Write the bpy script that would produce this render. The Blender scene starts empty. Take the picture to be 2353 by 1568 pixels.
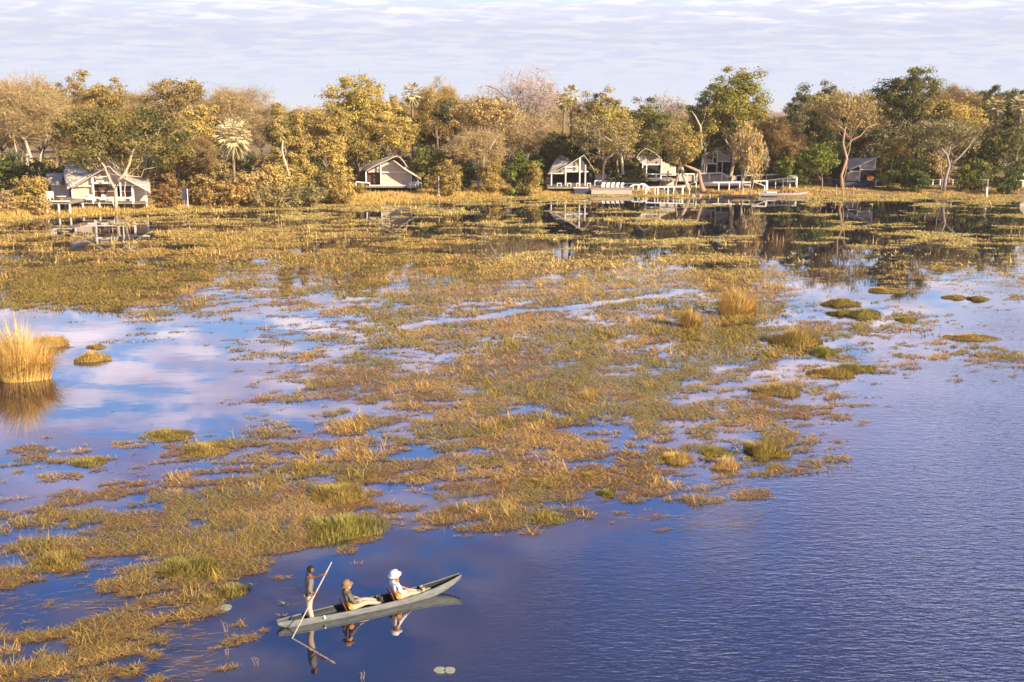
import bpy, math, random
import numpy as np
from mathutils import Vector, Matrix
random.seed(7)
rng = np.random.default_rng(7)
C = bpy.context.scene.collection
scn = bpy.context.scene

# ------------------------------------------------------------------ camera, sky, sun, exposure
CF, CX, CY, CH = 2500.0, 1176.5, 784.0, 15.0          # focal length and centre in photo units, camera height (m)
PIT = math.atan(532 / CF)
cam = bpy.data.cameras.new('camera'); cam_o = bpy.data.objects.new('camera', cam); C.objects.link(cam_o)
cam_o.location = (0, 0, CH); cam_o.rotation_euler = (math.pi / 2 - PIT, 0, 0)
cam.sensor_width = 36; cam.lens = 36 * CF / 2353; cam.clip_end = 8000; cam.clip_start = 0.3
scn.camera = cam_o

SUN_EL, SUN_ROT = math.radians(23), math.radians(133)
to_sun = Vector((math.sin(SUN_ROT) * math.cos(SUN_EL), math.cos(SUN_ROT) * math.cos(SUN_EL), math.sin(SUN_EL)))
sl = bpy.data.lights.new('sun', 'SUN'); sl.energy = 5.0; sl.angle = math.radians(0.6); sl.color = (1.0, 0.83, 0.58)
so = bpy.data.objects.new('sun', sl); C.objects.link(so); so.rotation_euler = to_sun.to_track_quat('Z', 'Y').to_euler()
so.location = to_sun * 60

w = bpy.data.worlds.new('World'); scn.world = w; w.use_nodes = True
nt = w.node_tree; N = nt.nodes; L = nt.links; N.clear()
def nd(tree, t, **k):
    n = tree.nodes.new(t)
    for a, b in k.items(): setattr(n, a, b)
    return n
def mth(tree, op, a, b=None, c=None, clamp=False):
    n = tree.nodes.new('ShaderNodeMath'); n.operation = op; n.use_clamp = clamp
    for i, x in enumerate((a, b, c)):
        if x is None: continue
        if isinstance(x, (int, float)): n.inputs[i].default_value = x
        else: tree.links.new(x, n.inputs[i])
    return n.outputs[0]
def ramp(tree, fac, stops, interp='LINEAR'):
    n = tree.nodes.new('ShaderNodeValToRGB'); n.color_ramp.interpolation = interp
    e = n.color_ramp.elements
    while len(e) < len(stops): e.new(0.5)
    for i, (p, c) in enumerate(stops):
        e[i].position = p; e[i].color = (*c, 1) if len(c) == 3 else c
    tree.links.new(fac, n.inputs[0]); return n.outputs[0]
def mixc(tree, f, a, b, mode='MIX'):
    n = tree.nodes.new('ShaderNodeMix'); n.data_type = 'RGBA'; n.blend_type = mode
    for s, x in ((0, f), (6, a), (7, b)):
        if isinstance(x, (int, float)): n.inputs[s].default_value = x
        elif isinstance(x, tuple): n.inputs[s].default_value = (*x, 1)
        else: tree.links.new(x, n.inputs[s])
    return n.outputs[2]
SKYK = 5.8
HAZE = 0.00014
sky = nd(nt, 'ShaderNodeTexSky', sky_type='NISHITA', sun_disc=False, sun_elevation=SUN_EL, sun_rotation=SUN_ROT, air_density=1.0, dust_density=0.6, ozone_density=2.5)
tc = nd(nt, 'ShaderNodeTexCoord'); sep = nd(nt, 'ShaderNodeSeparateXYZ'); L.new(tc.outputs['Generated'], sep.inputs[0])
z = mth(nt, 'MAXIMUM', sep.outputs[2], 0.0); zo = mth(nt, 'ADD', z, 0.11)
qx = mth(nt, 'DIVIDE', sep.outputs[0], zo); qy = mth(nt, 'DIVIDE', sep.outputs[1], zo)
comb = nd(nt, 'ShaderNodeCombineXYZ'); L.new(qx, comb.inputs[0]); L.new(qy, comb.inputs[1])
n1 = nd(nt, 'ShaderNodeTexNoise'); n1.inputs['Scale'].default_value = 4.2; n1.inputs['Detail'].default_value = 7; n1.inputs['Roughness'].default_value = 0.58; n1.inputs['Distortion'].default_value = 0.4
mp = nd(nt, 'ShaderNodeMapping'); mp.inputs['Scale'].default_value = (1.1, 1.7, 1); mp.inputs['Rotation'].default_value = (0, 0, 0.12); mp.inputs['Location'].default_value = (3.1, 0.6, 0)
L.new(comb.outputs[0], mp.inputs[0]); L.new(mp.outputs[0], n1.inputs[0])
cl = ramp(nt, n1.outputs[0], [(0.40, (0, 0, 0)), (0.56, (1, 1, 1))], 'EASE')
vz = nd(nt, 'ShaderNodeMapRange'); vz.inputs[1].default_value = 0.0; vz.inputs[2].default_value = 1.0
hz = ramp(nt, z, [(0.0, (1, 1, 1)), (0.25, (0.95,) * 3), (0.5, (0.8,) * 3), (0.75, (0.2,) * 3)])
hor = ramp(nt, z, [(0.0, (0.74, 0.82, 0.97)), (0.03, (0.70, 0.74, 0.91)), (0.065, (0.66, 0.69, 0.89)), (0.085, (0.74, 0.78, 0.97)), (0.12, (0.80, 1.10, 1.65)), (0.22, (0.56, 0.95, 1.80)), (0.34, (0.15, 0.42, 1.25)), (0.43, (0.06, 0.13, 0.46)), (0.6, (0.025, 0.05, 0.19))])
hor = mixc(nt, 1.0, hor, (SKYK,) * 3, 'MULTIPLY')
base = mixc(nt, hz, sky.outputs[0], hor)
ccol = ramp(nt, z, [(0.0, (0.80, 0.84, 0.95)), (0.068, (0.84, 0.84, 0.91)), (0.12, (1.7, 1.55, 1.65)), (0.2, (2.3, 1.95, 2.15)), (0.30, (1.0, 0.92, 1.45)), (0.40, (0.36, 0.35, 0.60)), (0.6, (0.15, 0.145, 0.27))])
n2 = nd(nt, 'ShaderNodeTexNoise'); n2.inputs['Scale'].default_value = 3.1; n2.inputs['Detail'].default_value = 4; L.new(mp.outputs[0], n2.inputs[0])
shade = ramp(nt, n2.outputs[0], [(0.40, (0.52, 0.55, 0.70)), (0.62, (1, 1, 1))])
shz = ramp(nt, z, [(0.04, (0, 0, 0)), (0.11, (1, 1, 1))])
ccol = mixc(nt, shz, ccol, mixc(nt, 1.0, ccol, shade, 'MULTIPLY'))
ccol = mixc(nt, 1.0, ccol, (SKYK,) * 3, 'MULTIPLY')
chz = ramp(nt, z, [(0.0, (0.25,) * 3), (0.02, (0.3,) * 3), (0.045, (0.75,) * 3), (0.12, (1,) * 3), (0.38, (0.95,) * 3), (0.6, (0.45,) * 3), (0.9, (0.1,) * 3)])
cf = mth(nt, 'MULTIPLY', cl, chz)
fin = mixc(nt, cf, base, ccol)
bg = nd(nt, 'ShaderNodeBackground'); bg.inputs[1].default_value = 0.1; L.new(fin, bg.inputs[0])
out = nd(nt, 'ShaderNodeOutputWorld'); L.new(bg.outputs[0], out.inputs[0])
scn.view_settings.view_transform = 'Standard'; scn.view_settings.look = 'None'; scn.view_settings.gamma = 1; scn.view_settings.exposure = 0.86

# ------------------------------------------------------------------ ray helpers (used only to read real positions off the photograph)
def ray(u, v):
    a = (u - CX) / CF; b = -(v - CY) / CF
    return np.array((a, math.cos(PIT) + b * math.sin(PIT), -math.sin(PIT) + b * math.cos(PIT)))
def G(u, v, z=0.0):
    q = ray(u, v); t = (z - CH) / q[2]; return Vector((q[0] * t, q[1] * t, z))
def KD(Y):
    """distances on the far bank were first noted for a slightly steeper camera; this restates them"""
    if Y < 100: return Y
    f_ = lambda d: CH / math.tan(math.atan(CH / d) - 0.02743)
    return f_(Y) if Y <= 150 else f_(150) + (Y - 150) * 1.6
def P(u, v, Y):
    Y = KD(Y); q = ray(u, v); t = Y / q[1]; return Vector((q[0] * t, Y, CH + q[2] * t))
def uv_of(x, y):
    dz = y * math.cos(PIT) + CH * math.sin(PIT); up = y * math.sin(PIT) - CH * math.cos(PIT)
    return CX + CF * x / dz, CY - CF * up / dz
def ppm(Y): return CF / (Y * math.cos(PIT) + CH * math.sin(PIT))

# ------------------------------------------------------------------ object helpers
def tag(o, label=None, cat=None, group=None, kind=None):
    if label: o['label'] = label
    if cat: o['category'] = cat
    if group: o['group'] = group
    if kind: o['kind'] = kind
    return o
def empty(name, loc, label, cat, group=None, rz=0):
    o = bpy.data.objects.new(name, None); C.objects.link(o); o.location = loc; o.rotation_euler.z = rz; o.empty_display_size = 0.3
    return tag(o, label, cat, group)
def raw_mesh(name, V, faces_idx, loops_start, mat, cols=None, smooth=False):
    me = bpy.data.meshes.new(name); nV = len(V)
    me.vertices.add(nV); me.vertices.foreach_set('co', np.asarray(V, np.float32).ravel())
    me.loops.add(len(faces_idx)); me.loops.foreach_set('vertex_index', np.asarray(faces_idx, np.int32))
    me.polygons.add(len(loops_start)); me.polygons.foreach_set('loop_start', np.asarray(loops_start, np.int32))
    me.update(calc_edges=True); me.validate()
    if cols is not None:
        a = me.color_attributes.new('Col', 'FLOAT_COLOR', 'POINT')
        c4 = np.ones((nV, 4), np.float32); c4[:, :3] = cols; a.data.foreach_set('color', c4.ravel())
    if smooth: me.polygons.foreach_set('use_smooth', np.ones(len(loops_start), bool))
    if mat: me.materials.append(mat)
    return me
def link(name, me, parent=None, loc=None):
    o = bpy.data.objects.new(name, me); C.objects.link(o)
    if parent is not None: o.parent = parent
    if loc is not None: o.location = loc
    return o
class MB:
    """collects boxes, bars, tubes and polygons, in world coordinates; build() shifts them to the parent's origin"""
    def __init__(s): s.v = []; s.f = []
    def add(s, vs, fs):
        b = len(s.v); s.v += [tuple(x) for x in vs]; s.f += [tuple(i + b for i in f) for f in fs]; return s
    def box(s, a, b):
        x0, y0, z0 = a; x1, y1, z1 = b
        x0, x1 = min(x0, x1), max(x0, x1); y0, y1 = min(y0, y1), max(y0, y1); z0, z1 = min(z0, z1), max(z0, z1)
        return s.add([(x0, y0, z0), (x1, y0, z0), (x1, y1, z0), (x0, y1, z0), (x0, y0, z1), (x1, y0, z1), (x1, y1, z1), (x0, y1, z1)],
                     [(0, 3, 2, 1), (4, 5, 6, 7), (0, 1, 5, 4), (1, 2, 6, 5), (2, 3, 7, 6), (3, 0, 4, 7)])
    def bar(s, a, b, wx, wy=None):
        a = Vector(a); b = Vector(b); d = (b - a).normalized(); wy = wy or wx
        up = Vector((0, 0, 1)) if abs(d.z) < 0.9 else Vector((0, 1, 0))
        x = d.cross(up).normalized() * wx / 2; y = d.cross(x.normalized()) * wy / 2
        vs = [p + i * x + j * y for p in (a, b) for i, j in ((-1, -1), (1, -1), (1, 1), (-1, 1))]
        return s.add(vs, [(0, 1, 2, 3), (7, 6, 5, 4), (0, 4, 5, 1), (1, 5, 6, 2), (2, 6, 7, 3), (3, 7, 4, 0)])
    def prism(s, pts, vec):
        n = len(pts); vec = Vector(vec); vs = [Vector(p) for p in pts] + [Vector(p) + vec for p in pts]
        return s.add(vs, [tuple(range(n)), tuple(range(2 * n - 1, n - 1, -1))] + [(i, i + n, (i + 1) % n + n, (i + 1) % n) for i in range(n)])
    def tube(s, pts, rad, n=8, squash=1.0):
        pts = [Vector(p) for p in pts]; rs = rad if isinstance(rad, (list, tuple)) else [rad] * len(pts)
        vs = []; fs = []; up = Vector((0, 0, 1))
        for i, p in enumerate(pts):
            d = (pts[min(i + 1, len(pts) - 1)] - pts[max(i - 1, 0)]).normalized()
            u = up if abs(d.dot(up)) < 0.95 else Vector((1, 0, 0))
            x = d.cross(u).normalized(); y = d.cross(x)
            for k in range(n):
                t = 2 * math.pi * k / n; vs.append(p + (x * math.cos(t) + y * math.sin(t) * squash) * rs[i])
        for i in range(len(pts) - 1):
            for k in range(n):
                a = i * n + k; b = i * n + (k + 1) % n; fs.append((a, b, b + n, a + n))
        fs.append(tuple(range(n))[::-1]); fs.append(tuple((len(pts) - 1) * n + k for k in range(n)))
        return s.add(vs, fs)
    def lathe(s, c, prof, n=20, axis=None):
        vs = []; fs = []; c = Vector(c); M = axis or Matrix.Identity(3)
        for r, h in prof:
            for k in range(n):
                t = 2 * math.pi * k / n; vs.append(c + M @ Vector((r * math.cos(t), r * math.sin(t), h)))
        for i in range(len(prof) - 1):
            for k in range(n): fs.append((i * n + k, i * n + (k + 1) % n, (i + 1) * n + (k + 1) % n, (i + 1) * n + k))
        fs.append(tuple(range(n))[::-1]); fs.append(tuple((len(prof) - 1) * n + k for k in range(n)))
        return s.add(vs, fs)
    def build(s, name, mat, parent=None, bevel=0, smooth=False, sub=0, solid=0, local=False):
        me = bpy.data.meshes.new(name)
        if parent is not None and not local:
            inv = (Matrix.Translation(parent.location) @ Matrix.Rotation(parent.rotation_euler.z, 4, 'Z')).inverted() if parent.parent is None else Matrix.Translation(-WORLD0(parent))
            vs = [inv @ Vector(v) for v in s.v]
        else: vs = s.v
        me.from_pydata([tuple(v) for v in vs], [], s.f); me.update(); me.materials.append(mat)
        if smooth: me.polygons.foreach_set('use_smooth', [True] * len(me.polygons))
        o = bpy.data.objects.new(name, me); C.objects.link(o)
        if parent is not None: o.parent = parent
        if solid: m = o.modifiers.new('s', 'SOLIDIFY'); m.thickness = solid; m.offset = -1
        if bevel: m = o.modifiers.new('b', 'BEVEL'); m.width = bevel; m.segments = 2; m.limit_method = 'ANGLE'
        if sub: m = o.modifiers.new('u', 'SUBSURF'); m.levels = sub; m.render_levels = sub
        return o
def WORLD0(o):
    r = Vector((0, 0, 0))
    while o is not None: r = r + o.location; o = o.parent
    return r

# ------------------------------------------------------------------ materials
def new_mat(name):
    m = bpy.data.materials.new(name); m.use_nodes = True; t = m.node_tree
    return m, t, t.nodes['Principled BSDF'], t.nodes['Material Output']
def plain(name, col, rough=0.7, var=0.25, scale=6.0, bump=0.2, stretch=(1, 1, 1), spec=0.3):
    m, t, b, o = new_mat(name)
    c = nd(t, 'ShaderNodeTexCoord'); mp = nd(t, 'ShaderNodeMapping'); mp.inputs['Scale'].default_value = stretch
    t.links.new(c.outputs['Object'], mp.inputs[0])
    n = nd(t, 'ShaderNodeTexNoise'); n.inputs['Scale'].default_value = scale; n.inputs['Detail'].default_value = 6; n.inputs['Roughness'].default_value = 0.65
    t.links.new(mp.outputs[0], n.inputs[0])
    lo = tuple(x * (1 - var) for x in col); hi = tuple(min(1, x * (1 + var)) for x in col)
    t.links.new(ramp(t, n.outputs[0], [(0.3, lo), (0.7, hi)]), b.inputs['Base Color'])
    b.inputs['Roughness'].default_value = rough; b.inputs['Specular IOR Level'].default_value = spec
    if bump:
        bp = nd(t, 'ShaderNodeBump'); bp.inputs['Strength'].default_value = bump; bp.inputs['Distance'].default_value = 0.02
        t.links.new(n.outputs[0], bp.inputs['Height']); t.links.new(bp.outputs[0], b.inputs['Normal'])
    return m
def foliage(name, trans=0.3, rough=0.6):
    m, t, b, o = new_mat(name)
    a = nd(t, 'ShaderNodeAttribute', attribute_name='Col')
    t.links.new(a.outputs['Color'], b.inputs['Base Color']); b.inputs['Roughness'].default_value = rough; b.inputs['Specular IOR Level'].default_value = 0.15
    tr = nd(t, 'ShaderNodeBsdfTranslucent'); t.links.new(a.outputs['Color'], tr.inputs[0])
    mx = nd(t, 'ShaderNodeMixShader'); mx.inputs[0].default_value = trans
    t.links.new(b.outputs[0], mx.inputs[1]); t.links.new(tr.outputs[0], mx.inputs[2]); t.links.new(mx.outputs[0], o.inputs[0])
    return m
M = {}
M['leaf'] = foliage('leaf_mat', 0.3); M['grass'] = foliage('grass_mat', 0.25); M['twig'] = foliage('twig_mat', 0.0, 0.8)
M['bark_pale'] = plain('bark_pale', (0.52, 0.42, 0.31), 0.85, 0.3, 3, 0.4, (1, 1, 0.3))
M['bark'] = plain('bark', (0.24, 0.17, 0.12), 0.9, 0.35, 3, 0.5, (1, 1, 0.3))
M['bark_grey'] = plain('bark_grey', (0.33, 0.28, 0.25), 0.9, 0.3, 3, 0.5, (1, 1, 0.3))
M['bark_orange'] = plain('bark_orange', (0.40, 0.27, 0.18), 0.85, 0.3, 2, 0.4, (1, 1, 0.3))
M['canvas'] = plain('canvas', (0.60, 0.53, 0.45), 0.85, 0.10, 1.2, 0.2)
M['canvas_grey_shaded'] = plain('canvas_grey_shaded', (0.52, 0.46, 0.40), 0.8, 0.14, 0.9, 0.2)  # grey cloth; also canvas faces with shade put into their colour
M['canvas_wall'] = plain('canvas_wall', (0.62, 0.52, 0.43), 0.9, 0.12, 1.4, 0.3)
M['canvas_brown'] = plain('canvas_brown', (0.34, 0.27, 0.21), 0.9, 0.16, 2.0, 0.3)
M['white_wood'] = plain('white_wood', (0.86, 0.84, 0.81), 0.6, 0.08, 4, 0.1)
M['deck'] = plain('deck_wood', (0.28, 0.23, 0.20), 0.75, 0.25, 5, 0.3, (0.3, 6, 1))
M['deck_pale'] = plain('deck_pale_wood', (0.46, 0.38, 0.32), 0.75, 0.2, 5, 0.3, (0.3, 6, 1))
M['dark'] = plain('interior_shade_paint', (0.03, 0.025, 0.025), 0.8, 0.3, 3, 0)  # near-black paint standing for shade inside tents and under decks
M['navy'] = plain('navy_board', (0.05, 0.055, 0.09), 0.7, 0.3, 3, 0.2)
M['gauze'] = plain('window_gauze', (0.12, 0.06, 0.045), 0.5, 0.25, 2, 0.1)
M['terracotta'] = plain('terracotta', (0.50, 0.16, 0.06), 0.8, 0.15, 5, 0.1)
M['cushion'] = plain('cushion_white', (0.78, 0.72, 0.66), 0.9, 0.06, 5, 0.1)
M['pole_wood'] = plain('pole_wood', (0.42, 0.34, 0.25), 0.8, 0.2, 8, 0.2)
M['hull'] = plain('hull_paint', (0.165, 0.175, 0.175), 0.7, 0.42, 5.0, 0.5, (0.7, 3, 4))
M['hull_in'] = plain('hull_inside', (0.02, 0.025, 0.035), 0.6, 0.3, 5, 0.2)
M['skin_dark'] = plain('skin_dark', (0.17, 0.075, 0.04), 0.5, 0.1, 12, 0.05)
M['skin_tan'] = plain('skin_tan', (0.52, 0.28, 0.18), 0.5, 0.08, 12, 0.05)
M['hair'] = plain('hair_black', (0.012, 0.010, 0.010), 0.8, 0.2, 40, 0.3)
M['hair_red'] = plain('hair_auburn', (0.32, 0.10, 0.03), 0.7, 0.3, 40, 0.3)
M['shirt'] = plain('shirt_taupe', (0.17, 0.145, 0.13), 0.9, 0.12, 9, 0.3)
M['shirt_olive'] = plain('shirt_olive', (0.125, 0.115, 0.09), 0.9, 0.12, 9, 0.3)
M['shirt_white'] = plain('shirt_white', (0.82, 0.80, 0.80), 0.9, 0.05, 9, 0.3)
M['trousers'] = plain('trousers_beige', (0.46, 0.36, 0.27), 0.9, 0.10, 9, 0.3)
M['scarf'] = plain('scarf_ochre', (0.45, 0.16, 0.04), 0.9, 0.25, 12, 0.3)
M['hat_straw'] = plain('hat_straw', (0.25, 0.165, 0.10), 0.9, 0.15, 16, 0.3)
M['shoe'] = plain('shoe_dark', (0.05, 0.045, 0.05), 0.6, 0.2, 10, 0.1)
M['seat_wood'] = plain('seat_wood', (0.17, 0.07, 0.035), 0.5, 0.35, 6, 0.2)
M['log_end'] = plain('cushion_roll', (0.62, 0.27, 0.05), 0.7, 0.25, 14, 0.2)
M['bag'] = plain('bag_green', (0.30, 0.32, 0.17), 0.8, 0.2, 9, 0.3)
M['red_seat'] = plain('seat_red', (0.35, 0.11, 0.08), 0.7, 0.3, 5, 0.2)
M['boat_white'] = plain('boat_white', (0.42, 0.38, 0.36), 0.5, 0.12, 3, 0.1)
M['boat_dark'] = plain('boat_dark', (0.07, 0.06, 0.06), 0.6, 0.3, 3, 0.1)
M['pad'] = plain('lily_pad', (0.36, 0.37, 0.26), 0.5, 0.2, 6, 0.1)
M['stone'] = plain('termite_earth', (0.34, 0.27, 0.23), 0.95, 0.25, 2.5, 0.6)

# water: dark bluish body, mirror reflection, calm on the left, wind ripples on the right and near side
m, t, b, o = new_mat('water_mat'); M['water'] = m
c = nd(t, 'ShaderNodeTexCoord'); sp = nd(t, 'ShaderNodeSeparateXYZ'); t.links.new(c.outputs['Object'], sp.inputs[0])
# wind mask: grows to the right of a slanting line
wind = mth(t, 'ADD', mth(t, 'MULTIPLY', sp.outputs[0], 0.075), mth(t, 'MULTIPLY', sp.outputs[1], -0.052))
wn = nd(t, 'ShaderNodeTexNoise'); wn.inputs['Scale'].default_value = 0.10; wn.inputs['Detail'].default_value = 4; t.links.new(c.outputs['Object'], wn.inputs[0])
wind = mth(t, 'ADD', wind, mth(t, 'MULTIPLY', wn.outputs[0], 1.6)); wind = mth(t, 'ADD', wind, 1.0)
wmask = mth(t, 'MULTIPLY', wind, 0.6, clamp=True)
def wave(scale, sx, sy, rot, det=3):
    mp = nd(t, 'ShaderNodeMapping'); mp.inputs['Scale'].default_value = (sx, sy, 1); mp.inputs['Rotation'].default_value = (0, 0, rot)
    t.links.new(c.outputs['Object'], mp.inputs[0]); n = nd(t, 'ShaderNodeTexNoise'); n.inputs['Scale'].default_value = scale; n.inputs['Detail'].default_value = det
    n.inputs['Distortion'].default_value = 0.3
    t.links.new(mp.outputs[0], n.inputs[0]); return n.outputs[0]
h1 = wave(3.2, 0.40, 1.0, 0.10); h2 = wave(8.5, 0.35, 1.0, -0.22); h3 = wave(0.7, 0.6, 1.0, 0.2, 2)
hh = mth(t, 'ADD', mth(t, 'MULTIPLY', h1, 0.034), mth(t, 'MULTIPLY', h2, 0.027))
hh = mth(t, 'MULTIPLY', hh, mth(t, 'ADD', mth(t, 'MULTIPLY', wmask, 1.0), 0.006))
hh = mth(t, 'ADD', hh, mth(t, 'MULTIPLY', h3, 0.002))
bp = nd(t, 'ShaderNodeBump'); bp.inputs['Strength'].default_value = 1.0; bp.inputs['Distance'].default_value = 1.0
t.links.new(hh, bp.inputs['Height']); t.links.new(bp.outputs[0], b.inputs['Normal'])
b.inputs['Base Color'].default_value = (0.035, 0.048, 0.15, 1); b.inputs['Roughness'].default_value = 0.015
b.inputs['IOR'].default_value = 4.2; b.inputs['Specular IOR Level'].default_value = 0.5
bn = nd(t, 'ShaderNodeTexNoise'); bn.inputs['Scale'].default_value = 0.25; bn.inputs['Detail'].default_value = 5; t.links.new(c.outputs['Object'], bn.inputs[0])
t.links.new(ramp(t, bn.outputs[0], [(0.35, (0.008, 0.012, 0.032)), (0.7, (0.018, 0.014, 0.022))]), b.inputs['Base Color'])
# ground
m, t, b, o = new_mat('ground_mat'); M['ground'] = m
c = nd(t, 'ShaderNodeTexCoord'); n = nd(t, 'ShaderNodeTexNoise'); n.inputs['Scale'].default_value = 0.6; n.inputs['Detail'].default_value = 8; t.links.new(c.outputs['Object'], n.inputs[0])
t.links.new(ramp(t, n.outputs[0], [(0.3, (0.20, 0.13, 0.07)), (0.5, (0.34, 0.23, 0.11)), (0.72, (0.46, 0.33, 0.17))]), b.inputs['Base Color'])
b.inputs['Roughness'].default_value = 0.95; b.inputs['Specular IOR Level'].default_value = 0.1

# ------------------------------------------------------------------ noise in numpy
def vnoise(x, y, seed=0):
    xi = np.floor(x).astype(np.int64); yi = np.floor(y).astype(np.int64); fx = x - xi; fy = y - yi
    def h(a, b):
        n = (a * 374761393 + b * 668265263 + seed * 1442695041) & 0xffffffff
        n = ((n ^ (n >> 13)) * 1274126177) & 0xffffffff
        return ((n ^ (n >> 16)) & 0xffff) / 65535.0
    sx = fx * fx * (3 - 2 * fx); sy = fy * fy * (3 - 2 * fy)
    a = h(xi, yi) * (1 - sx) + h(xi + 1, yi) * sx; b = h(xi, yi + 1) * (1 - sx) + h(xi + 1, yi + 1) * sx
    return a * (1 - sy) + b * sy
def fbm(x, y, o=4, seed=0, g=0.55):
    r = 0; a = 1; tt = 0
    for i in range(o): r = r + a * vnoise(x * 2 ** i + 17.3 * i, y * 2 ** i - 9.1 * i, seed + i); tt += a; a *= g
    return r / tt

# ------------------------------------------------------------------ terrain and water
SH = [(-900, 516), (-200, 510), (0, 505), (110, 497), (300, 487), (430, 477), (600, 474), (860, 468), (1000, 461), (1200, 452), (1400, 449), (1660, 449), (1850, 453), (2100, 452), (2353, 455), (2450, 456)]
shp = [G(u, v) for u, v in SH]
sx_ = [p.x for p in shp] + [106, 118, 178, 500]; sy_ = [p.y for p in shp] + [182, 132, 110, 80]
def shoreY(x): return np.interp(x, sx_, sy_)
def groundZ(x, y):
    x = np.asarray(x, float); y = np.asarray(y, float); d = y - shoreY(x) + 1.6 * (vnoise(x * 0.22, y * 0.0 + 3) - 0.5)
    zz = np.interp(d, [-14, -3, 0, 3, 12, 40, 120], [-1.2, -0.5, 0.02, 0.25, 0.6, 1.0, 1.4])
    return zz + np.where(d > 0, 0.25 * (fbm(x * 0.3, y * 0.3, 3, 5) - 0.5), 0)
gx = np.unique(np.concatenate([np.linspace(-3500, -160, 22), np.arange(-160, 161, 1.6), np.linspace(160, 3500, 22)]))
gy = np.unique(np.concatenate([np.linspace(-300, 60, 14), np.arange(60, 140, 4), np.arange(140, 240, 1.5), np.arange(240, 340, 6), np.linspace(340, 6500, 22)]))
X, Y = np.meshgrid(gx, gy); Z = groundZ(X, Y); nx, ny = len(gx), len(gy)
ii = (np.arange(ny - 1)[:, None] * nx + np.arange(nx - 1)[None]).ravel()
Fq = np.stack([ii, ii + 1, ii + nx + 1, ii + nx], 1)
me = raw_mesh('ground', np.stack([X.ravel(), Y.ravel(), Z.ravel()], 1), Fq.ravel(), np.arange(len(Fq)) * 4, M['ground'], smooth=True)
tag(link('ground', me), kind='structure')
wv = np.array([(-3500, -300, 0), (3500, -300, 0), (3500, 400, 0), (-3500, 400, 0)], float)
tag(link('water', raw_mesh('water', wv, [0, 1, 2, 3], [0], M['water'])), kind='structure')

# ------------------------------------------------------------------ blades (grass of every sort)
def blades(n_pos, length, width, lean, azim, col, seg=1, bend=0.5):
    """n_pos (N,3) roots; length, width, lean (from vertical), azim arrays; col (N,3)"""
    Np = len(n_pos); d = np.stack([np.cos(azim), np.sin(azim), np.zeros(Np)], 1); side = np.stack([-np.sin(azim + 0.6 * (rng.random(Np) - .5)), np.cos(azim), np.zeros(Np)], 1)
    side *= (width / 2)[:, None]
    up = np.array([0, 0, 1.0])
    tip = n_pos + d * (np.sin(lean) * length)[:, None] + up * (np.cos(lean) * length)[:, None]
    if seg == 1:
        V = np.stack([n_pos - side, n_pos + side, tip], 1).reshape(-1, 3); idx = np.arange(Np * 3); st = np.arange(Np) * 3
        c = np.repeat(col, 3, 0)
    else:
        l2 = lean * (1 - bend); mid = n_pos + d * (np.sin(l2) * length * .55)[:, None] + up * (np.cos(l2) * length * .55)[:, None]
        V = np.stack([n_pos - side, n_pos + side, mid + side * .8, mid - side * .8, tip], 1).reshape(-1, 3)
        base = (np.arange(Np) * 5)[:, None]; idx = np.concatenate([base + np.array([0, 1, 2, 3]), base + np.array([3, 2, 4])], 1).ravel()
        st = np.stack([np.arange(Np) * 7, np.arange(Np) * 7 + 4], 1).ravel(); c = np.repeat(col, 5, 0)
    return V, idx, st, c
def merge(parts):
    V = []; I = []; S = []; Cc = []; vo = io = 0
    for v, i, s, c in parts: V.append(v); I.append(i + vo); S.append(s + io); Cc.append(c); vo += len(v); io += len(i)
    return np.concatenate(V), np.concatenate(I), np.concatenate(S), np.concatenate(Cc)

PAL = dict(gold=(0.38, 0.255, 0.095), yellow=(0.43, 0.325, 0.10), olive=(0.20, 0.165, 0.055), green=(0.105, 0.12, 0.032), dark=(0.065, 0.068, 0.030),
           tan=(0.375, 0.265, 0.15), russet=(0.28, 0.18, 0.09), mauve=(0.38, 0.28, 0.27), grey=(0.25, 0.19, 0.12), lime=(0.20, 0.205, 0.045),
           straw=(0.62, 0.38, 0.15), palm=(0.56, 0.47, 0.31), brown=(0.26, 0.135, 0.06), goldolive=(0.27, 0.19, 0.06))
PAL = {k: np.minimum(np.array(v) * np.array([1.46, 1.54, 1.38]), .85) for k, v in PAL.items()}

# coverage of the marsh by plants, read off the photograph: rows of v, columns of u (0..9 tenths)
GV = [460, 475, 500, 520, 545, 570, 600, 640, 680, 720, 760, 800, 840, 890, 940, 990, 1040, 1090, 1140, 1190, 1250, 1310, 1350, 1400, 1450, 1500, 1568]
GR = """9999999999998855555688889
9999999999987532223333334
8877666676655534443333333
6433245665655534542333333
8888777776576645555444444
8877776868787567775655545
9888776899999999876434646
8999987889999999887102514
9999975546999998646102023
1224332236888887886213000
0011111347999999888632111
0000003346899999898732232
0000001357899998876656432
0000001467999999876520000
0000002456899999998510000
0001223568999976533300000
0231353588888776565500000
1112577788887777565300000
2467778892245766543000000
3788888982637774310000000
7888788710000000000000000
8468886000000000000000000
8568886000000000000000000
7765663200000000000000000
7777641000000000000000000
7777630000000000000000000
7777520000000000000000000""".split()
GA = np.array([[int(ch) for ch in r[:25].ljust(25, '0')] for r in GR], float) / 9.0
def density(u, v):
    fu = np.clip(u / 98.0, 0, 23.999); iu = fu.astype(int); tu = fu - iu
    fv = np.interp(v, GV, np.arange(len(GV))); iv = np.clip(fv.astype(int), 0, len(GV) - 2); tv = fv - iv
    return (GA[iv, iu] * (1 - tu) + GA[iv, iu + 1] * tu) * (1 - tv) + (GA[iv + 1, iu] * (1 - tu) + GA[iv + 1, iu + 1] * tu) * tv
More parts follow.
